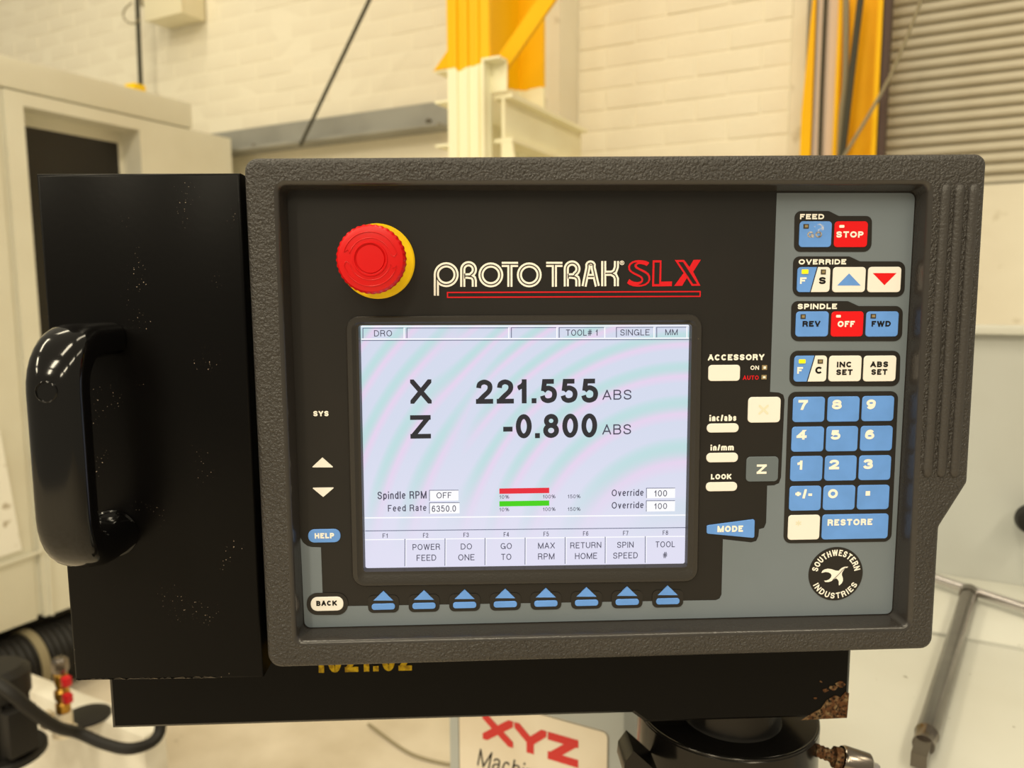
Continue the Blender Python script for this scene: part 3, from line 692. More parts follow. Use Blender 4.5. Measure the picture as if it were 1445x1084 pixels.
t = root_room('valve_assembly', 'brass double valve with two red levers on the white tank', 'valve', va, vb, z_t); q = Room(t)
q.fin('pipe_elbow', zcyl(va, vb, [(.026, z_t + .0005), (.026, z_t + .012), (.018, z_t + .014), (.018, z_t + .05), (.014, z_t + .053)], 20), 'white_plastic')
q.fin('valve_body', zcyl(va, vb, [(.011, z_t + .053), (.016, z_t + .056), (.016, z_t + .075), (.011, z_t + .08), (.017, z_t + .09), (.017, z_t + .105), (.011, z_t + .112), (.015, z_t + .125), (.015, z_t + .145), (.010, z_t + .15)], 8), 'brass')
q.fin('hose_nut', zcyl(va, vb, [(.016, z_t + .1505), (.018, z_t + .156), (.018, z_t + .178), (.012, z_t + .185)], 6), 'steel')
for h in (.085, .125):
    bm = box_bm(.017, .036, -.012, .004, z_t + h, z_t + h + .022, .003); bmesh.ops.translate(bm, verts=bm.verts, vec=(va, vb, 0)); q.fin('lever', bm, 'red_lever')
q.fin('side_pipe', tube(smooth_path([(va - .016, vb, z_t + .02), (va - .03, vb - .004, z_t + .026), (va - .045, vb - .008, z_t + .026)], 5), .008, 10), 'white_plastic')
bm = box_bm(va - .062, va - .038, vb - .022, vb + .004, z_t + .008, z_t + .045, .004); q.fin('pipe_union', bm, 'white_plastic')
# hose: from over the pump, across the tank, sagging over its edge
def zpt(px, py, z): a, b = on_z(px, py, z); return Vector((a, b, z))
hp = [zpt(-30, 945, .74), zpt(10, 973, .715), zpt(45, 1003, .66), zpt(80, 1026, .60), zpt(110, 1034, .56), zpt(145, 1049, .535), zpt(180, 1057, .525), zpt(210, 1050, .52), zpt(224, 1036, .53), zpt(226, 1015, .56), zpt(218, 985, .62)]
cable('coolant_hose', 'thick black rubber hose sagging across the white tank', hp, .0125, 'black_rubber', 'hose', 10)
# flexible duct under the machine
d_b0, d_b1 = mp(-60, 930)[0], mp(150, 880)[0]
t = root_room('flexible_duct', 'fat black flexible duct lying on the floor under the cream machine', 'duct', MA, d_b0, 0); q = Room(t)
dn = 44
bm = tube([(MA - .03, d_b0 + (d_b1 - d_b0) * k / dn, .128) for k in range(dn + 1)], [.122 if k % 2 else .114 for k in range(dn + 1)], 28); q.fin('hose_wall', bm, 'black_rubber', angle=50)
for f in (.42, .8):
    c = d_b0 + (d_b1 - d_b0) * f; bm = tube([(MA - .03, c, .128), (MA - .03, c + .03, .128)], .1265, 28); q.fin('clamp_band', bm, 'conduit')
# loose cable on the concrete
fl = [zpt(x, y, .006) for x, y in ((520, 1022), (560, 1052), (590, 1068), (640, 1080), (700, 1086))]
cable('floor_cable', 'thin grey cable lying on the concrete floor', fl, .005, 'conduit')

# ================================================================== LATHE PARTS BEHIND AND BELOW THE PANEL
GBK = 1.53
g_z1 = on_b(1400, 472, GBK)[1]; g_z0 = on_b(1387, 818, GBK)[1]
TR = g_z0
ga0 = on_b(1150, 700, GBK)[0]; ga1 = on_b(1445, 700, GBK)[0] + .6
t = root_room('splash_guard', 'grey sheet steel splash guard standing behind the white chip tray', 'guard', (ga0 + ga1) / 2, GBK, TR); q = Room(t)
q.box('sheet', ga0, ga1, GBK, GBK + .012, TR - .05, g_z1, 'guard')
q.box('top_fold', ga0, ga1, GBK - .02, GBK + .02, g_z1 + .0005, g_z1 + .016, 'tray', .003)
bm = lathe([(.012, 0), (.012, .03), (.022, .034), (.026, .05), (.022, .066), (.012, .07)], 24); ka, kz = on_b(1452, 722, GBK); bmesh.ops.translate(bm, verts=bm.verts, vec=(ka, GBK, kz)); q.fin('knob', bm, 'black_rubber')
gap_b = on_z(1382, 905, TR)[1]
ta0 = on_z(1165, 1060, TR)[0] - .075
t = root_room('chip_tray', 'pale white sheet steel lathe chip tray under the wrench', 'tray', (ta0 + ga1) / 2, 1.15, TR - .3); q = Room(t)
q.box('rear_sheet', ga0, ga1, gap_b + .007, GBK - .001, TR - .012, TR, 'tray', .002)
q.box('front_sheet', ta0, ga1, .77, gap_b - .007, TR - .012, TR, 'tray', .002)
q.box('sealing_strip', ga0, ga1, gap_b - .0065, gap_b + .0065, TR - .012, TR - .010, 'machine_grey')
q.box('base', ta0 + .02, ga1, .80, GBK - .01, TR - .35, TR - .0125, 'machine_grey')
for s_ in (-1, 1): q.box('foot', (ta0 + ga1) / 2 + s_ * .3 - .1, (ta0 + ga1) / 2 + s_ * .3 + .1, .85, GBK - .05, 0, TR - .3505, 'machine_grey')
# T-handled wrench lying on the tray
R_ = .0125
w0 = zpt(1367, 838, TR + R_ + .004); w1 = zpt(1303, 1052, TR + R_ + .0005)
t = root_room('t_handle_wrench', 'worn steel T-handled wrench lying on the white chip tray', 'wrench', w0.x, w0.y, TR); q = Room(t)
dv = (w1 - w0).normalized()
q.fin('shaft', tube([w0, w0 + dv * .02, w1 - dv * .03, w1 - dv * .028, w1 - dv * .024, w1 - dv * .022, w1], [R_ * 1.0, R_ * .92, R_ * .92, R_ * 1.0, R_ * 1.0, R_ * .9, R_ * .9], 20), 'steel')
w2 = w1 + dv * .035
bm = tube([w1, w2], R_ * .86, 4); q.fin('square_drive', bm, 'steel')
h0 = zpt(1310, 813, TR + R_ + .004); h1 = zpt(1462, 863, TR + R_ + .004)
q.fin('cross_bar', tube([h0, h1], .0078, 16), 'steel_bright')
q.fin('weld_boss', tube([w0 - dv * .010, w0 + dv * .012], .0135, 16), 'steel')

# headstock cover with the maker's plate
PB = .86
pa0, pa1 = on_b(633, 1040, PB)[0], on_b(881, 1040, PB)[0]
pz1 = on_b(760, 960, PB)[1]
t = root_room('headstock_cover', 'grey machine cover carrying the cream and red maker plate', 'cover', (pa0 + pa1) / 2, PB, 0); q = Room(t); cover_o = Vector(q.o)
q.box('panel', pa0, pa1, PB, PB + .30, 0, pz1, 'plate_grey', .006)
la0, la1 = on_b(648, 1040, PB)[0], on_b(859, 1040, PB)[0]; lz1 = on_b(783, 1012, PB)[1]
pts = round_poly([(la0, lz1 - .30), (la1, lz1 - .30), (la1, lz1), (la0, lz1)], .008)
def cover_xz(ptsz): return [(x - cover_o.x, z) for x, z in ptsz]
# label plate modelled in the cover's own frame (x, z), raised towards the viewer
lab = plate('name_plate', cover_xz(pts), .0005 , .0015, 'label_cream', t)
bd = bmesh.new(); r0 = ring(bd, cover_xz(pts), .0016); r1 = ring(bd, offset_poly(cover_xz(pts), .0012), .0016); bridge(bd, r0, r1); finish('plate_border', bd, 'seam', lab, False)
def cov(px, py): a, z = on_b(px, py, PB); return a - cover_o.x, z
xl, zb_ = cov(682, 1041); xr, zt_ = cov(817, 1044); zb2 = cov(817, 1084)[1]
text('XYZ', 0, 0, 0, 0, .0019, 'label_red', lab, bold=.29, gap=.03, box_xz=(xl, xr, (zb_ + zb2) / 2, zt_))
x0_, zM = cov(674, 1077); x1_ = cov(846, 1077)[0]; zT = cov(676, 1055)[1]
text('Machine Tools', 0, 0, 0, 0, .0019, 'legend_black', lab, bold=.09, box_xz=(x0_, x1_, zM - .002, zT), shear=.2)

# ================================================================== CONTROL PENDANT
def pthing(name, label, cat): return thing(name, label, cat, PANEL)
ARM_N = -0.07
# --- support arm (panel frame)
arm = pthing('support_arm', 'black painted box section arm under the control panel with rusty corner', 'arm')
apx = [(150, 900), (157, 1030), (893, 1004), (912, 1019), (1198, 1015), (1208, 900)]
apts = [P(x, y, ARM_N) for x, y in apx]
apts[0] = (apts[1][0], -.10); apts[-1] = (apts[-2][0], -.10)
apts[2] = (apts[2][0], apts[1][1]); zlow = (apts[3][1] + apts[4][1]) / 2; apts[3] = (apts[3][0], zlow); apts[4] = (apts[4][0], zlow)
bm = bmesh.new(); lo = ring(bm, apts, ARM_N - .13); mid = ring(bm, apts, ARM_N - .003); hi = ring(bm, offset_poly(apts, .003), ARM_N); bridge(bm, lo, mid); bridge(bm, mid, hi)
tri_faces(bm, [cap(bm, lo), cap(bm, hi)])
finish('arm_box', bm, 'arm_black', arm, angle=15)
text('1021.02', 446, 581, 912, 948, ARM_N + .0006, 'yellow_marker', arm, bold=.2, name='marker_writing')
# rust at the corner: ragged patch wrapped on the front
rp = [(1130, 1016), (1150, 1004), (1158, 1000), (1166, 988), (1178, 981), (1186, 984), (1193, 976), (1198, 978), (1195, 1013)]
rp = [P(x, y, ARM_N) for x, y in rp]
flat('rust_patch', rp, ARM_N + .0004, 'rust', arm)
for cx_, cy_, s_ in ((1176, 970, 5), (1164, 974, 4), (1186, 966, 6), (1150, 985, 2.5), (1158, 962, 2)):
    pts = [P(cx_ + s_ * random.uniform(.6, 1.5) * math.cos(k * .9), cy_ + .8 * s_ * random.uniform(.5, 1.2) * math.sin(k * .9), ARM_N) for k in range(7)]
    flat('paint_chip', pts, ARM_N + .0004, 'rust', arm)
# --- swivel base below the arm
sw_y = .145
sx, _ = P(1024, 1010, -sw_y)
disc_z = P(1045, 1073, -(sw_y - .077))[1]
sb = thing('swivel_base', 'polished black round swivel base carrying the support arm', 'swivel base', PANEL + Vector((sx, sw_y, disc_z - .20)))
dz = .20
finish('collar_ring', lathe([(.076, 0), (.077, dz - .003), (.0745, dz - .0002), (.074, dz)], 72, 'z'), 'ring_black', sb)
finish('rim', (lambda bm: bm)(tube([(.0757 * math.cos(k * math.pi / 36), .0757 * math.sin(k * math.pi / 36), dz - .0012) for k in range(72)], .0012, 10, True)), 'ring_black', sb)
finish('neck', lathe([(.0415, dz + .0005), (.0405, dz + .003), (.0405, apts[3][1] - disc_z + dz - .0006)], 56, 'z'), 'ring_black', sb).location = (0, -.014, 0)
cl = PANEL + Vector((sx, sw_y, disc_z - .20))
# clamp bolt on the right of the ring
def bolt_at(px, py, n): x, z = P(px, py, n); return Vector((x, -n, z)) + PANEL - cl
b0 = bolt_at(1150, 1058, -.10); b1 = bolt_at(1176, 1068, -.098); b2 = bolt_at(1186, 1071, -.097); b3 = bolt_at(1226, 1084, -.094); b4 = bolt_at(1236, 1088, -.094)
finish('bolt_thread', tube([b0 + (b1 - b0) * k / 8 for k in range(9)], [.0055 if k % 2 else .0045 for k in range(9)], 12), 'rust', sb)
finish('bolt_washer', tube([b1, b2], .0085, 16), 'rust', sb)
finish('bolt_sleeve', tube([b2, b2 + (b3 - b2) * .08, b3 - (b3 - b2) * .08, b3], [.0105, .0115, .0115, .0095], 24), 'steel', sb)
finish('bolt_tip', tube([b3, b4], .006, 12), 'steel_bright', sb)
# lower tube that carries the base to the floor
finish('pedestal', lathe([(.12, -(PANEL.z + disc_z - .20)), (.12, -(PANEL.z + disc_z - .20) + .02), (.062, -(PANEL.z + disc_z - .20) + .05), (.062, -.0005)], 40, 'z'), 'ring_black', sb)
# cover bracket at the left of the base
bk = [bolt_at(x, y, -.09) for x, y in ((882, 1076), (894, 1060), (930, 1092), (880, 1092))]
finish('side_bracket', extrude_poly(bk, (0, .03, 0)), 'ring_black', sb)

# --- side enclosure with handle
BN = 0.004
enc = pthing('side_enclosure', 'tall glossy black steel box beside the control panel with bow handle', 'enclosure')
x0, z1 = P(50, 245, BN); x1, _z = P(338, 244, BN); x3, z0 = P(105, 962, BN); x2, _z2 = P(371, 957, BN)
epts = [(x3, z0), (x2, _z2), (x1, _z), (x0, z1)]
bm = bmesh.new(); lo = ring(bm, epts, -.069); mid = ring(bm, epts, BN - .002); m2 = ring(bm, offset_poly(epts, .0006), BN - .0006); hi = ring(bm, offset_poly(epts, .002), BN)
bridge(bm, lo, mid); bridge(bm, mid, m2); bridge(bm, m2, hi); cap(bm, lo); cap(bm, hi)
finish('steel_box', bm, 'box_black', enc, angle=60)
def worn_strip(p0, p1, wid, k, name):                 # ragged bare-metal line along an edge
    bm = bmesh.new(); a = []; b = []
    p0, p1 = Vector(p0), Vector(p1); d = (p1 - p0); nn = Vector((-d.y, d.x)).normalized()
    for i in range(k + 1):
        c = p0 + d * (i / k); wv = wid * random.uniform(.25, 1.0); a.append(bm.verts.new((c.x, -(BN - .0015), c.y))); e = c + nn * wv; b.append(bm.verts.new((e.x, -(BN + .0001), e.y)))
    for i in range(k): bm.faces.new((a[i], a[i + 1], b[i + 1], b[i]))
    finish(name, bm, 'bare_edge', enc)
worn_strip((epts[0][0] + .001, epts[0][1] + .0002), (epts[1][0] - .03, epts[1][1] + .0002), .0022, 60, 'worn_edge')
# handle
hx, hz0 = P(161, 752, BN); hz1 = P(150, 478, BN)[1]
HH = .052; RB = .026
path = [(hz1, BN + .0005), (hz1, BN + HH - RB)]
path += [(hz1 - RB + RB * math.cos(th), BN + HH - RB + RB * math.sin(th)) for th in [math.pi / 2 * k / 8 for k in range(1, 9)]]
path += [(hz0 + RB + 0.0, BN + HH)] 
path += [(hz0 + RB - RB * math.sin(th), BN + HH - RB + RB * math.cos(th)) for th in [math.pi / 2 * k / 8 for k in range(1, 9)]]
path += [(hz0, BN + .0005)]
def handle_bm():
    bm = bmesh.new(); rows = []; K = 28
    for i, (z, n) in enumerate(path):
        zp, np_ = path[max(i - 1, 0)]; zn, nn = path[min(i + 1, len(path) - 1)]
        tv = Vector((zn - zp, nn - np_)).normalized(); sd = Vector((-tv.y, tv.x))
        row = []
        for s in range(K):
            th = 2 * math.pi * s / K; c, s_ = math.cos(th), math.sin(th)
            ex = math.copysign(abs(c) ** .72, c) * .0152; ey = math.copysign(abs(s_) ** .72, s_) * .0105
            row.append(bm.verts.new((hx + ex, -(n + sd.y * ey), z + sd.x * ey)))
        rows.append(row)
    for a, b in zip(rows, rows[1:]): bridge(bm, a, b)
    cap(bm, rows[0]); cap(bm, rows[-1]); return bm
hd = finish('handle', handle_bm(), 'handle_black', enc, angle=60)
bm = lathe([(.0150, 0), (.0150, .0012), (.0138, .0018), (.0132, .0012), (.012, .0016)], 40); bmesh.ops.translate(bm, verts=bm.verts, vec=(hx, -BN, hz0)); finish('foot_flange', bm, 'handle_black', hd)
pn = BN + HH + .0098; cpx, cpz = P(66, 553, pn)
bm = lathe([(.0058, -.002), (.0058, .0006), (.0052, .0011), (.0048, .0004)], 32); bmesh.ops.translate(bm, verts=bm.verts, vec=(cpx, -pn, cpz)); finish('screw_cap', bm, 'handle_black', hd)
bm = tube([(cpx + .0056 * math.cos(k * math.pi / 20), -pn - .0008, cpz + .0056 * math.sin(k * math.pi / 20)) for k in range(40)], .00022, 5, True); finish('screw_cap_edge', bm, 'handle_black', hd)

# --- control panel
cp = pthing('control_panel', 'dark grey lathe control panel with keypad, lit screen and red stop button', 'control panel')
NF = .014
out_px = [(342, 222), (1396, 216), (1368, 682), (1328, 745), (1318, 918), (377, 945)]
outer = round_poly([P(x, y, NF) for x, y in out_px], [.008, .007, .006, .006, .008, .009], 6)
lip = round_poly([P(x, y, NF) for x, y in ((393, 262), (1311, 261), (1281, 885), (419, 905))], .004, 5)
memb = round_poly([P(x, y) for x, y in ((405, 268), (1292, 271), (1259, 867.5), (429, 887))], .004, 5)
bm = bmesh.new(); RD = .0045
rows = [ring(bm, outer, -.069), ring(bm, outer, NF - RD)]
for k in range(1, 6):
    th = math.pi / 2 * k / 5; rows.append(ring(bm, offset_poly(outer, RD * (1 - math.cos(th))), NF - RD + RD * math.sin(th)))
for a, b in zip(rows, rows[1:]): bridge(bm, a, b)
inn = []; bm2 = bmesh.new()
RL = .003; edge0 = ring(bm, offset_poly(lip, -RL), NF)
for k in range(0, 5):
    th = math.pi / 2 * k / 4; inn.append(ring(bm2, offset_poly(lip, -RL * (1 - math.sin(th))), NF - RL + RL * math.cos(th)))
inn.append(ring(bm2, memb, .001)); inn.append(ring(bm2, memb, -.004))
for a, b in zip(inn, inn[1:]): bridge(bm2, a, b)
fill_between(bm, rows[-1], edge0); f = cap(bm, rows[0]); tri_faces(bm, [f])
finish('housing', bm, 'housing', cp, angle=50); finish('recess_wall', bm2, 'recess', cp, angle=50)
for (xt, xb) in ((1335, 1309), (1354.5, 1328), (1374.5, 1347)):
    p0 = Vector(P(xt, 266, NF)); p1 = Vector(P(xb, 668, NF)); d = (p1 - p0).normalized(); K = 10; L = (p1 - p0).length
    bm = bmesh.new(); rows = []
    prm = [(-.003, .05), (-.0022, .6), (0, .95), (.004, 1.0), (L - .004, 1.0), (L, .95), (L + .0022, .6), (L + .003, .05)]
    for s, k in prm:
        c = p0 + d * s; nx = Vector((d.y, -d.x)); row = []
        for j in range(K + 1):
            th = math.pi * j / K; e = c + nx * (.0033 * k * math.cos(th)); row.append(bm.verts.new((e.x, -(NF - .0005 + .0026 * k * math.sin(th)), e.y)))
        rows.append(row)
    for a, b in zip(rows, rows[1:]):
        for j in range(K): bm.faces.new((a[j], a[j + 1], b[j + 1], b[j]))
    finish('grip_rib', bm, 'rib', cp, angle=80)
# faceplate with the screen opening
fr_out = round_poly([P(x, y) for x, y in ((488, 446.5), (990.5, 443.5), (984, 820), (497.5, 827))], .0085, 7)
memb7 = round_poly([P(x, y) for x, y in ((405, 268), (1292, 271), (1259, 867.5), (429, 887))], .004, 7)
bm = bmesh.new(); r0 = ring(bm, memb7, -.004); r1 = ring(bm, memb7, 0.0); r2 = ring(bm, fr_out, 0.0); r3 = ring(bm, fr_out, -.004)
for a, b in ((r0, r1), (r1, r2), (r2, r3)): bridge(bm, a, b)
face = finish('faceplate', bm, 'black_face', cp)
grey_px = [(1096, 272.5), (1291, 272.5), (1258, 866), (430, 885.5), (424, 759), (428, 766), (434, 770.5), (440, 772), (453, 772.5), (456, 856), (1010, 847), (1015, 845), (1018, 839), (1020, 761), (1060, 765.5), (1067, 763.5), (1070, 757), (1071, 747), (1078, 745), (1081, 738), (1082.5, 685.5), (1092, 685), (1099, 682), (1102, 674), (1107, 564), (1105, 557), (1099, 554), (1086.5, 553)]
flat_pts = [P(x, y) for x, y in grey_px]; flat_pts = round_poly(flat_pts, [0, .004, .004, .004] + [0] * (len(flat_pts) - 4), 5)
plate('grey_overlay', flat_pts, .0, .0003, 'grey_face', face)
NS, NK = .0006, .0013
def surround(name, pxs, r): return plate(name, round_poly([P(x, y) for x, y in pxs], r, 6), .0, NS, 'surround', cp)
surround('key_surround', [(1121, 298), (1169, 298), (1183, 305), (1230, 305), (1229, 355.5), (1120, 355.5)], [.004, .003, .003, .004, .005, .004])
surround('key_surround', [(1119, 362), (1198, 362), (1213, 369), (1277, 369), (1275.5, 419), (1118, 418.5)], [.004, .003, .003, .005, .005, .005])
surround('key_surround', [(1116.5, 425), (1196, 425), (1211, 432), (1273.5, 432), (1272, 481.5), (1115.5, 481.5)], [.004, .003, .003, .005, .005, .005])
surround('key_surround', [(1114.5, 495), (1270, 495), (1268.5, 545), (1113.5, 545)], .005)
surround('key_surround', [(1112, 553), (1267, 552), (1257, 764), (1105, 766.5)], .005)
surround('key_surround', [(433, 836.5), (491, 836.5), (491, 867.5), (433, 867.5)], .0068)
def key(l, r, t, b, material, rad=.0022, name='key', n0=NS): return plate(name, rr(l, r, t, b, rad), n0, n0 + .0007, material, cp, edge=.00025)
LN = NK + .0001
def led(l, r, t, b, material, parent, n=LN):
    o = plate('indicator_lamp', rr(l, r, t, b, .0004), n - .0001, n + .0005, material, parent); return o
def led_window(l, r, t, b, parent):
    plate('indicator_lamp', rr(l, r, t, b), LN - .0001, LN + .0001, 'led_dark', parent); w_ = (r - l); h_ = (b - t)
    plate('indicator_lamp', rr(l + w_ * .22, r - w_ * .22, t + h_ * .2, b - h_ * .25), LN, LN + .0004, 'led_off', parent)
B = .27
for s_, bx_ in (('FEED', (1129, 1163, 302, 309.5)), ('OVERRIDE', (1127, 1194, 365.8, 373.3)), ('SPINDLE', (1125.5, 1181, 428.6, 436.3))):
    text(s_, *bx_, NS + .0002, 'legend_white', face, bold=B)
k = key(1127, 1172.3, 312.5, 349, 'blue')
led_window(1132.5, 1140, 316.5, 323, k); text('GO', 1139, 1160, 326.5, 335.5, LN, 'legend_worn', k, bold=B)
flat('worn_spot', [P(1155 + (6.5 + (i % 3)) * math.cos(i * .42), 321 + (5 + (i % 2) * 1.2) * math.sin(i * .42)) for i in range(15)], LN - .00003, 'worn_print', k)
k = key(1176.2, 1223, 312.5, 349, 'red_key'); led(1183, 1189.5, 318, 321.7, 'led_pink', k); text('STOP', 1180, 1218.5, 326.5, 335.3, LN, 'legend_white', k, bold=B)
def split_key(l, r, t, b, xt, xb, second, yel, off):
    pts = rr(l, r, t, b, .0022); xa, za = P(xt, t); xb_, zb__ = P(xb, b)
    def side(p): return (p[0] - xb_) - (p[1] - zb__) * (xa - xb_) / (za - zb__)
    def clip(pts, sgn, off_):
        o_ = []; n_ = len(pts)
        for i in range(n_):
            p, q_ = pts[i], pts[(i + 1) % n_]; sp, sq = sgn * side(p) - off_, sgn * side(q_) - off_
            if sp >= 0: o_.append(p)
            if (sp >= 0) != (sq >= 0): f_ = sp / (sp - sq); o_.append((p[0] + (q_[0] - p[0]) * f_, p[1] + (q_[1] - p[1]) * f_))
        return o_
    k = plate('key', clip(pts, -1, .0004), NS, NK, 'blue', cp, edge=.00015); k2 = plate('key_half', clip(pts, 1, .0004), NS, NK, 'cream', k, edge=.00015)
    led(*yel, 'led_yellow', k); led_window(*off, k2); return k, k2
k, k2 = split_key(1124, 1170, 377, 412.3, 1152.6, 1142.5, 'S', (1130, 1139, 380.5, 386.5), (1157, 1164, 380.5, 387.5))
text('F', 1129, 1138, 391.5, 400.7, LN, 'legend_white', k, bold=B); text('S', 1155.5, 1165.5, 391, 401, LN, 'legend_black', k2, bold=B)
def tri(name, pxs, n, material, parent): return flat(name, [P(x, y) for x, y in pxs], n, material, parent)
k = key(1174, 1220, 377, 412.5, 'cream'); tri('arrow_symbol', [(1180, 403), (1213, 403), (1196.7, 386)], LN, 'blue', k)
k = key(1223.5, 1270, 376.7, 412.5, 'cream'); tri('arrow_symbol', [(1230, 385.5), (1263.5, 385.5), (1246.5, 402.5)], LN, 'red_key', k)
k = key(1122, 1168, 439.5, 475, 'blue'); led_window(1128.5, 1135.5, 443.5, 450, k); text('REV', 1132.6, 1157.5, 453, 461, LN, 'legend_black', k, bold=B)
k = key(1171.8, 1217, 439.5, 475, 'red_key'); led(1178.5, 1184.5, 444.5, 448, 'led_pink', k); text('OFF', 1182, 1206, 453, 461.5, LN, 'legend_white', k, bold=B)
k = key(1220.8, 1266.3, 439.5, 475, 'blue'); led_window(1227, 1234.5, 443, 449.5, k); text('FWD', 1230, 1257, 453, 461, LN, 'legend_black', k, bold=B)
k, k2 = split_key(1119.5, 1165.3, 501.8, 538.3, 1149, 1138, 'C', (1126, 1135, 507, 512.5), (1152.5, 1160, 507, 513))
text('F', 1125, 1133, 518, 527.5, LN, 'legend_white', k, bold=B); text('C', 1150.5, 1160.8, 517.5, 527.5, LN, 'legend_black', k2, bold=B)
k = key(1168.6, 1214.2, 501.8, 538, 'cream'); text('INC', 1181, 1202.3, 510.5, 518.5, LN, 'legend_black', k, bold=B); text('SET', 1180, 1203, 521.3, 529.3, LN, 'legend_black', k, bold=B)
k = key(1217.4, 1263, 501.8, 538, 'cream'); text('ABS', 1228.3, 1253.3, 510.2, 518.2, LN, 'legend_black', k, bold=B); text('SET', 1229.5, 1252, 521, 529, LN, 'legend_black', k, bold=B)
# number pad
pad = [('7', 1118, 1162.6, 559.8, 595.3), ('8', 1166.8, 1211.5, 559.3, 594.8), ('9', 1215.2, 1260, 558.6, 594), ('4', 1116.2, 1161.4, 601.8, 637), ('5', 1164.8, 1209.2, 601.2, 636.5), ('6', 1213, 1258, 600.7, 635.8),
       ('1', 1114.6, 1159.6, 643.3, 678.5), ('2', 1162.8, 1207.3, 642.7, 677.8), ('3', 1211, 1255.7, 642.2, 677), ('+/-', 1113, 1157.5, 685.3, 720), ('0', 1160.7, 1205.3, 684.5, 719), ('.', 1208.8, 1253.4, 684, 718.3)]
gl = {'7': (1126.5, 1140, 564.5, 578.5), '8': (1174, 1188, 564.2, 577.7), '9': (1222.5, 1236, 563.8, 577.5), '4': (1124, 1138.4, 607, 620.5), '5': (1172, 1186, 607, 620.5), '6': (1220.5, 1234, 606.5, 620),
      '1': (1125, 1133.5, 650, 663), '2': (1170, 1184.3, 648.8, 662.5), '3': (1218, 1232, 648, 662), '+/-': (1122.3, 1146, 690.5, 703.5), '0': (1168.5, 1182.3, 690.3, 703.3), '.': (1220, 1226.3, 692.3, 698.8)}
for s, l, r, tt, bb in pad:
    k = key(l, r, tt, bb, 'blue')
    if s == '.': flat('lettering', rr(*gl[s]), LN, 'legend_white', k)
    else: text(s, *gl[s], LN, 'legend_white', k, bold=.27)
k = key(1111.2, 1155.6, 726.3, 761, 'cream'); text('*', 1121, 1132.5, 733, 744, LN, 'legend_faded', k, bold=.14)
k = key(1159, 1252, 725, 760, 'blue'); text('RESTORE', 1167.8, 1231, 732.5, 741.5, LN, 'legend_white', k, bold=B)
# keys on the black part of the face
N0 = .0
text('ACCESSORY', 999, 1078.5, 500, 508.5, .0003, 'legend_white', face, bold=B)
text('ON', 1059, 1071, 516, 522, .0003, 'legend_white', face, bold=.2); text('AUTO', 1048.3, 1070.6, 530, 536, .0003, 'legend_red', face, bold=.2)
def mk(l, r, t, b, m, rad=.0022): return plate('key', rr(l, r, t, b, rad), 0, .0008, m, cp, edge=.00025)
mk(999.3, 1043.8, 515, 537.6, 'cream')
for l, r, t, b in ((1075, 1082, 515.3, 522), (1074.3, 1081.3, 529.2, 535.3)):
    o = plate('indicator_lamp', rr(l, r, t, b), 0, .0006, 'led_off', cp)
    flat('lamp_centre', rr(l + 1.8, r - 1.8, t + 1.6, b - 1.6), .0008, 'legend_white', o)
for s, lb, kb in (('inc/abs', (1001, 1039, 585.5, 594.3), (997, 1042, 597.6, 610.2)), ('in/mm', (1002.6, 1035.5, 627.5, 635.8), (996.5, 1041, 639, 652.2)), ('LOOK', (1003.2, 1032, 669, 676.5), (995.8, 1039.8, 680.3, 693))):
    mk(*kb, 'cream', .0028); text(s, *lb, .0003, 'legend_white', face, bold=B)
k = mk(1055.2, 1100.8, 560.2, 596.2, 'cream', .0026); text('X', 1070.5, 1084.5, 571.5, 585, .0009, 'legend_faded', k, bold=.24)
k = mk(1052.7, 1097.7, 644.3, 679.3, 'grey_key', .0026); text('Z', 1067.8, 1081.8, 655.5, 668.8, .0009, 'legend_white', k, bold=.24)
k = plate('key', round_poly([P(x, y) for x, y in ((997, 741.3), (1064.6, 732.4), (1064, 759), (997, 752.8))], .0012, 4), 0, .0008, 'blue', cp, edge=.0002); text('MODE', 1012.4, 1048.5, 742, 750.8, .0009, 'legend_white', k, bold=B)
text('SYS', 442, 463.7, 580, 587.5, .0003, 'legend_white', face, bold=B)
for pts in ([(440, 659.5), (471, 659.5), (455, 645.5)], [(440.5, 688.2), (472, 687.8), (456.3, 701.3)]):
    plate('key', round_poly([P(x, y) for x, y in pts], .0003, 2), 0, .0005, 'cream', cp)
k = mk(435, 480.7, 746.6, 765.3, 'blue', .004); text('HELP', 444, 471.5, 752.3, 760, .0009, 'legend_white', k, bold=B)
k = key(439, 485, 841.7, 861.2, 'cream', .0042); text('BACK', 446.3, 475.3, 847.8, 855, LN, 'legend_black', k, bold=B)
for i in range(8):
    f = i / 7; xc = 541.2 + (942 - 541.2) * f; dy = -7.6 * f
    s_ = plate('key_surround', rr(xc - 21.8, xc + 21.8, 840 + dy, 864.3 + dy, .0035), 0, NS, 'surround', cp)
    kk = plate('key', rr(xc - 16.4, xc + 16.4, 851.2 + dy, 859.7 + dy, .0018), NS, NK, 'blue', cp, edge=.0002)
    plate('arrow_symbol', [P(xc - 14.2, 847 + dy), P(xc + 14, 847 + dy), P(xc, 833.7 + dy)], 0, NS + .0002, 'blue', kk)
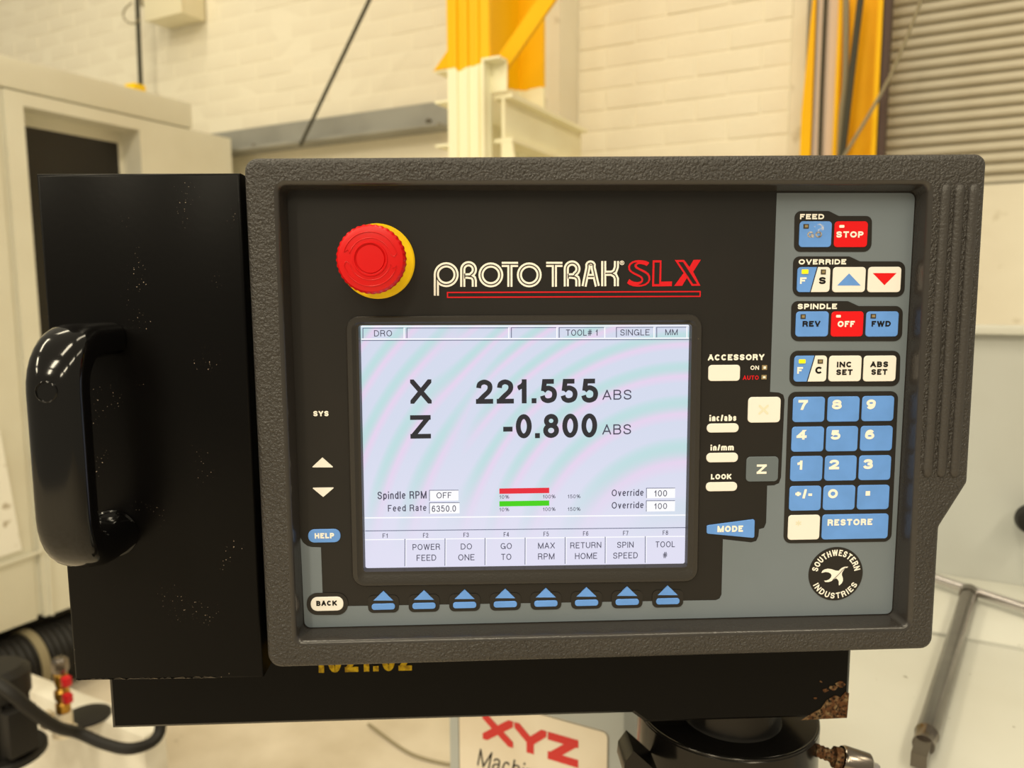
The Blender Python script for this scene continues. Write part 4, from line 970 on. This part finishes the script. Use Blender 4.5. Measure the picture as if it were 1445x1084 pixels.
# emblem
ec = P(1178.7, 809.5); er = P(1216.7, 809.5)[0] - ec[0]
em = plate('emblem', [(ec[0] + er * math.cos(i * math.pi / 32), ec[1] + er * math.sin(i * math.pi / 32)) for i in range(64)], 0, NS, 'surround', cp)
arc_text('SOUTHWESTERN', ec, er * .795, er * .23, math.radians(171), math.radians(9), NS + .0002, 'legend_white', em, .2, False)
arc_text('INDUSTRIES', ec, er * .815, er * .22, math.radians(206), math.radians(334), NS + .0002, 'legend_white', em, .2, True)
bp = [(395, 462), (405, 440), (425, 427), (455, 420), (490, 424), (530, 438), (560, 440), (585, 415), (615, 402), (650, 401), (645, 410), (622, 418), (604, 440), (592, 462), (590, 480), (600, 505), (601, 535), (590, 560), (564, 582), (560, 565), (562, 545), (552, 525), (535, 512), (515, 522), (490, 540), (460, 549), (432, 548), (420, 535), (445, 533), (470, 522), (488, 502), (492, 482), (482, 466), (462, 456), (435, 452), (412, 458)]
flat('bird_mark', [P(1100 + x / 6.775, 740 + y / 6.775) for x, y in bp], NS + .0002, 'legend_white', em)
ln = [(500, 525), (530, 500), (560, 470), (590, 435), (625, 408)]
bm = bmesh.new(); a = [bm.verts.new((P(1100 + x / 6.775, 740 + y / 6.775)[0], -(NS + .0004), P(1100 + x / 6.775, 740 + y / 6.775)[1])) for x, y in ln]; b = [bm.verts.new(v.co + Vector((.00025, 0, -.00025))) for v in a]
for i in range(len(a) - 1): bm.faces.new((a[i], a[i + 1], b[i + 1], b[i]))
finish('wing_line', bm, 'surround', em, False)

# title lettering: two-line strokes
PXM = .4406e-3
def ribbon(bm, path, wid, n, closed=False):
    pts = []
    for x, y in path:
        v_ = Vector(P(x, y))
        if not pts or (v_ - pts[-1]).length > 1e-6: pts.append(v_)
    k = len(pts); L = []; R2 = []
    for i in range(k):
        if closed: t_ = pts[(i + 1) % k] - pts[i - 1]
        else: t_ = pts[min(i + 1, k - 1)] - pts[max(i - 1, 0)]
        t_.normalize(); nn = Vector((-t_.y, t_.x)) * (wid / 2)
        if not closed and 0 < i < k - 1:
            c_ = (pts[i + 1] - pts[i]).normalized().dot((pts[i] - pts[i - 1]).normalized()); nn = nn / max(.5, math.sqrt((1 + c_) / 2))
        p, q_ = pts[i] + nn, pts[i] - nn
        L.append(bm.verts.new((p.x, -n, p.y))); R2.append(bm.verts.new((q_.x, -n, q_.y)))
    for i in range(k if closed else k - 1):
        j = (i + 1) % k; bm.faces.new((L[i], L[j], R2[j], R2[i]))
def circ(cx, cy, r, a0=0, a1=360, n=28): return [(cx + r * math.cos(math.radians(a0 + (a1 - a0) * i / n)), cy - r * math.sin(math.radians(a0 + (a1 - a0) * i / n))) for i in range(n + 1)]
CR = 13.9
def letter_R(x, top=368.5, bot=404.8):
    return [[(x + 4, bot), (x + 4, top + 12)] + circ(x + 12.2, top + 12, 8.2, 180, -60, 18) + [(x + 14.5, 389.5), (x + 6, 389.7)], [(x + 11, 389.8), (x + 16.5, 390.5), (x + 19.3, 392.5), (x + 20.3, 396), (x + 20.3, bot)]]
T_ = lambda x: [[(x - 11.5, 373.2), (x + 11.5, 373.2)], [(x, 373.2), (x, 404.8)]]
letters = [[[(615.8, 417.3), (615.8, 386)], circ(629.7, 387.7, CR)], letter_R(649), [circ(692.6, 388, CR)], T_(719.5), [circ(746.8, 388, CR)], T_(782.2), letter_R(795, 367.5, 404.3),
           [[(824, 404.2), (829.5, 378)] + circ(833.2, 375.5, 4.2, 150, 30, 8) + [(836.9, 378), (842.8, 404)], [(829.5, 390.2), (838, 390.2)]],
           [[(851.8, 404), (851.8, 368.5)], [(854, 385.8), (863, 385.6), (867.5, 383), (869.6, 377), (869.8, 368.5)], [(863, 386), (867.5, 388.5), (869.6, 393), (869.6, 404)]]]
names = 'PROTOTRAK'
for nm, L in zip(names, letters):
    bm = bmesh.new()
    for i_p, pth in enumerate(L):
        closed = len(pth) > 6 and abs(pth[0][0] - pth[-1][0]) < 1e-6 and abs(pth[0][1] - pth[-1][1]) < 1e-6
        ribbon(bm, pth[:-1] if closed else pth, 7.2 * PXM, .0003 + .00003 * i_p, closed)
    o = finish('title_letter', bm, 'legend_white', face, False)
    bm = bmesh.new()
    for i_p, pth in enumerate(L):
        closed = len(pth) > 6 and abs(pth[0][0] - pth[-1][0]) < 1e-6 and abs(pth[0][1] - pth[-1][1]) < 1e-6
        ribbon(bm, pth[:-1] if closed else pth, 1.5 * PXM, .00045 + .00003 * i_p, closed)
    finish('inline', bm, 'surround', o, False)
bm = bmesh.new(); ribbon(bm, circ(877.6, 371, 2.8, 0, 360, 16)[:-1], .8 * PXM, .0003, True); o = finish('registered_mark', bm, 'legend_white', face, False)
text('R', 876.3, 879, 369.3, 372.8, .0003, 'legend_white', face, bold=.2, name='registered_mark')
# SLX in red with dark inlays
def c2(x, y): return (780 + x / 6.02, 340 + y / 6.02)
def sh(name, pts, n, m, parent): return flat(name, [P(*c2(x, y)) for x, y in pts], n, m, parent)
s_out = [(820, 188), (812, 180), (790, 170), (760, 165), (730, 163), (700, 166), (672, 176), (650, 194), (640, 216), (642, 244), (656, 264), (682, 282), (712, 296), (740, 310), (752, 322), (752, 336), (740, 346), (718, 350), (690, 347), (668, 338), (650, 324), (630, 358), (650, 374), (680, 385), (715, 389), (752, 388), (788, 378), (815, 358), (828, 330), (826, 298), (814, 276), (790, 258), (760, 242), (730, 228), (714, 216), (714, 206), (726, 198), (748, 197), (775, 203), (797, 214)]
o = sh('title_letter', s_out, .0003, 'legend_red', face)
sh('inline', [(716, 182), (690, 186), (664, 202), (655, 220), (658, 240), (672, 256), (700, 272), (735, 288), (760, 305), (768, 325), (764, 348), (748, 362), (725, 372), (752, 372), (784, 362), (804, 346), (812, 324), (808, 300), (794, 282), (762, 264), (728, 247), (704, 234), (692, 218), (694, 200)], .0005, 'black_face', o)
o = sh('title_letter', [(848, 165), (923, 165), (920, 346), (1013, 344), (1010, 385), (843, 387)], .0003, 'legend_red', face)
sh('inline', [(864, 184), (907, 184), (902, 366), (860, 366)], .0005, 'black_face', o)
o = sh('title_letter', [(1035, 162), (1115, 162), (1160, 222), (1195, 161), (1258, 160), (1192, 262), (1253, 381), (1180, 382), (1138, 315), (1098, 382), (1030, 383), (1110, 274)], .0003, 'legend_red', face)
sh('inline', [(1066, 180), (1105, 180), (1224, 364), (1190, 364)], .0005, 'black_face', o)
ux0, ux1, uz0, uz1 = rect(630.6, 988.6, 411.3, 419.9)
bm = bmesh.new(); r0 = ring(bm, [(ux0, uz0), (ux1, uz0), (ux1, uz1), (ux0, uz1)], .0003); th_ = 1.8 * PXM; r1 = ring(bm, [(ux0 + th_, uz0 + th_), (ux1 - th_, uz0 + th_), (ux1 - th_, uz1 - th_), (ux0 + th_, uz1 - th_)], .0003); bridge(bm, r0, r1); finish('title_underline', bm, 'legend_red', face, False)

# emergency stop
ex, ez = P(533, 369)
er_ = P(585, 369)[0] - ex
bm = lathe([(er_ + .0003, 0), (er_ + .0003, .0022), (er_ - .0006, .003), (.012, .003), (.012, .0022)], 72); bmesh.ops.translate(bm, verts=bm.verts, vec=(ex, 0, ez)); es = finish('emergency_stop', bm, 'estop_yellow', cp); es['label'] = 'red mushroom stop button on a yellow disc'
bm = lathe([(.0115, .0025), (.0115, .0235)], 32); bmesh.ops.translate(bm, verts=bm.verts, vec=(ex, 0, ez)); finish('button_stem', bm, 'surround', es)
rc = .0199; HN = .034
prof = [(rc * .72, HN - .0115), (rc * .97, HN - .0105), (rc * 1.0, HN - .009), (rc * 1.0, HN - .004), (rc * .985, HN - .0022), (rc * .93, HN - .0008), (rc * .80, HN - .0001), (rc * .50, HN + .0001), (rc * .485, HN + .0007), (rc * .455, HN + .0007), (rc * .44, HN - .0001), (rc * .41, HN - .0004), (rc * .395, HN + .0003), (rc * .2, HN + .0004)]
bm = lathe(prof, 144, 'n', lambda j, s: (1.006 if (s % 4) < 2 else .988) if 1 <= j <= 4 else 1.0); bmesh.ops.translate(bm, verts=bm.verts, vec=(ex, 0, ez)); capo = finish('button_cap', bm, 'estop_red', es, angle=28)
def arrow_outline(a0, a1, ro, ri):
    pts = [(ro * math.cos(math.radians(a0 + (a1 - a0) * i / 20)), ro * math.sin(math.radians(a0 + (a1 - a0) * i / 20))) for i in range(21)]
    am = math.radians(a1 + (7 if a1 > a0 else -7)); pts.append(((ro + ri) / 2 * math.cos(am), (ro + ri) / 2 * math.sin(am)))
    pts += [(ri * math.cos(math.radians(a1 + (a0 - a1) * i / 20)), ri * math.sin(math.radians(a1 + (a0 - a1) * i / 20))) for i in range(21)]
    am = math.radians(a0 + (7 if a1 > a0 else -7)); pts.append(((ro + ri) / 2 * math.cos(am), (ro + ri) / 2 * math.sin(am)))
    return pts
for a0, a1 in ((165, 12), (-15, -168)):
    pts = arrow_outline(a0, a1, rc * .775, rc * .60)
    bm = tube([(ex + x, -(HN + .0001), ez + z) for x, z in pts], .00028, 6, True); finish('arrow_relief', bm, 'estop_red', es)

# screen frame and display
SN = -.004
sc_in = [P(x, y, SN) for x, y in ((509, 459.5), (972.5, 458.5), (966, 795), (516, 801.5))]
def matched(r): return round_poly([P(x, y) for x, y in ((488, 446.5), (990.5, 443.5), (984, 820), (497.5, 827))], .0085, 7) if r is None else r
bm = bmesh.new()
K = len(fr_out)
r0 = ring(bm, fr_out, -.004); r1 = ring(bm, fr_out, .0012); r2 = ring(bm, offset_poly(fr_out, .0008), .0022); r3 = ring(bm, offset_poly(fr_out, .0036), .0022)
inner_r = round_poly(sc_in, .0012, 7)
# same corner order: top-left, top-right, bottom-right, bottom-left
mid_r = [((a[0] + b[0]) / 2, (a[1] + b[1]) / 2) for a, b in zip(offset_poly(fr_out, .0036), inner_r)]
r4 = ring(bm, mid_r, .0004); r5 = ring(bm, [(m_[0] * .35 + b[0] * .65, m_[1] * .35 + b[1] * .65) for m_, b in zip(mid_r, inner_r)], .0002); r6 = ring(bm, inner_r, -.0046)
for a, b in ((r0, r1), (r1, r2), (r2, r3), (r3, r4), (r4, r5), (r5, r6)): bridge(bm, a, b)
finish('screen_frame', bm, 'frame_plastic', cp, angle=30)
xs = [p[0] for p in sc_in]; zs = [p[1] for p in sc_in]
scr_c = (sum(xs) / 4, sum(zs) / 4)
bm = bmesh.new(); sp = [(p[0] - scr_c[0], p[1] - scr_c[1]) for p in sc_in]
cap(bm, ring(bm, [(x * 1.01, z * 1.01) for x, z in sp], SN))
scr = finish('display_screen', bm, 'screen', cp, False); scr.location = (scr_c[0], 0, scr_c[1]); scr['label'] = 'lit pale lavender display screen with axis readout'
def srect(l, r, t, b):
    x0, x1, z0, z1 = rect(l, r, t, b, SN); return (x0 - scr_c[0], x1 - scr_c[0], z0 - scr_c[1], z1 - scr_c[1])
def sflat(name, l, r, t, b, m, lift=.0002):
    x0, x1, z0, z1 = srect(l, r, t, b); return flat(name, [(x0, z0), (x1, z0), (x1, z1), (x0, z1)], SN + lift, m, scr)
def stext(s, l, r, t, b, m='scr_text', bold=.125, gap=.17): text(s, 0, 0, 0, 0, SN + .0005, m, scr, bold=bold, box_xz=srect(l, r, t, b), name='display_text', gap=gap)
def spoly(name, pxs, m, lift=.0002): return flat(name, [(P(x, y, SN)[0] - scr_c[0], P(x, y, SN)[1] - scr_c[1]) for x, y in pxs], SN + lift, m, scr)
def hline(l, r, yl, yr, th, m, lift=.0002): spoly('display_rule', [(l, yl), (r, yr), (r, yr + th), (l, yl + th)], m, lift)
def vline(x0, x1, t, b, th, m): spoly('display_rule', [(x0, t), (x0 + th, t), (x1 + th, b), (x1, b)], m)
hline(510, 972, 480, 478.6, 1.1, 'scr_line'); hline(510, 972, 477.8, 476.4, 1.6, 'scr_white')
hline(509, 972, 460, 459, 1.4, 'scr_white')
for l, r in ((511.6, 569.5), (573.7, 717), (721, 785), (788.5, 852.5), (869.2, 922), (926, 968.4)):
    dy = -(l - 511) / 461 * 1.4
    hline(l, r, 462.7 + dy, 462.5 + dy, 1, 'scr_line'); vline(l, l, 462.7 + dy, 477.5 + dy, 1.2, 'scr_line'); vline(r, r, 462.7 + dy, 477.5 + dy, 1.6, 'scr_white')
stext('DRO', 528, 553.3, 466, 474.8); stext('TOOL# 1', 798.5, 843.5, 465, 473.8); stext('SINGLE', 875, 916.5, 464.8, 473.5); stext('MM', 938.5, 956, 464.5, 473)
BB = .20
stext('X', 579, 609, 535.4, 569.6, 'scr_dark', BB); stext('Z', 579, 608, 585.8, 618.8, 'scr_dark', BB)
stext('221.555', 671.5, 844, 535, 569, 'scr_dark', BB, .12); stext('-0.800', 710, 842.5, 584, 618, 'scr_dark', BB, .12)
stext('ABS', 850, 891, 550, 564); stext('ABS', 849.8, 890.5, 598.7, 613)
stext('Spindle RPM', 532.8, 602, 693.2, 706, 'scr_text', .14); stext('Feed Rate', 547.5, 602, 712, 721.3, 'scr_text', .14)
for l, r, t, b in ((605.6, 647, 691.4, 706.8), (605.6, 648.5, 709, 724.8), (911.6, 952.6, 688.4, 703), (911.4, 952.4, 706.2, 721.7)):
    sflat('value_box', l, r, t, b, 'scr_white'); hline(l, r, t, t - .2, 1, 'scr_line', .0003); spoly('display_rule', [(l, t), (l + 1, t), (l + 1, b), (l, b)], 'scr_line', .0003)
stext('OFF', 616, 637.3, 694.6, 703); stext('6350.0', 609.3, 643.5, 713, 722); stext('100', 923, 941, 691.6, 700.4); stext('100', 923, 941, 709.8, 718.2)
sflat('red_bar', 704.7, 775, 688.8, 696.4, 'scr_red'); sflat('green_bar', 704.7, 775, 706.8, 714.2, 'scr_green')
for y in (698.4, 716.2): stext('10%', 704.7, 718.5, y, y + 5.2); stext('100%', 766, 783.8, y - .4, y + 4.8); stext('150%', 801, 819, y - .6, y + 4.6)
stext('Override', 863, 908, 690.4, 699.8, 'scr_text', .14); stext('Override', 863, 908, 708, 717.3, 'scr_text', .14)
hline(515, 967, 730, 726, 1.8, 'scr_white'); hline(515.5, 967, 748.7, 744, 1.1, 'scr_line')
for i, (x, s1, b1_, s2, b2_) in enumerate(((540, '', None, '', None), (597, 'POWER', (582.3, 621), 'FEED', (588, 615.6)), (654, 'DO', (650.3, 666), 'ONE', (646.6, 669.6)), (710.7, 'GO', (706.4, 722.2), 'TO', (707.2, 721.5)), (766.8, 'MAX', (759.2, 782.8), 'RPM', (759.2, 782.3)), (822.6, 'RETURN', (804.6, 848.3), 'HOME', (811.3, 842.5)), (879, 'SPIN', (870.6, 893.9), 'SPEED', (865, 899.8)), (935, 'TOOL', (924.7, 952.2), '#', (935.3, 941.2)))):
    dy = -(x - 540) / 395 * 4.3
    stext('F%d' % (i + 1), x, x + 7.5, 752.6 + dy, 759 + dy)
    xb = 515.5 + i * 56.5; xe = xb + 55
    hline(xb, min(xe, 966), 761 + dy, 760.5 + dy, 1.4, 'scr_white')
    vline(xe + .5, xe + .3, 760.5 + dy, 799.2 + dy * 1.35, 1.1, 'scr_line') if i < 7 else None
    vline(xe + 1.8, xe + 1.6, 760.5 + dy, 799.2 + dy * 1.35, 1.1, 'scr_white') if i < 7 else None
    if s1: stext(s1, *b1_, 768 + dy, 776.4 + dy); stext(s2, *b2_, 783.2 + dy * 1.05, 791.8 + dy * 1.05)
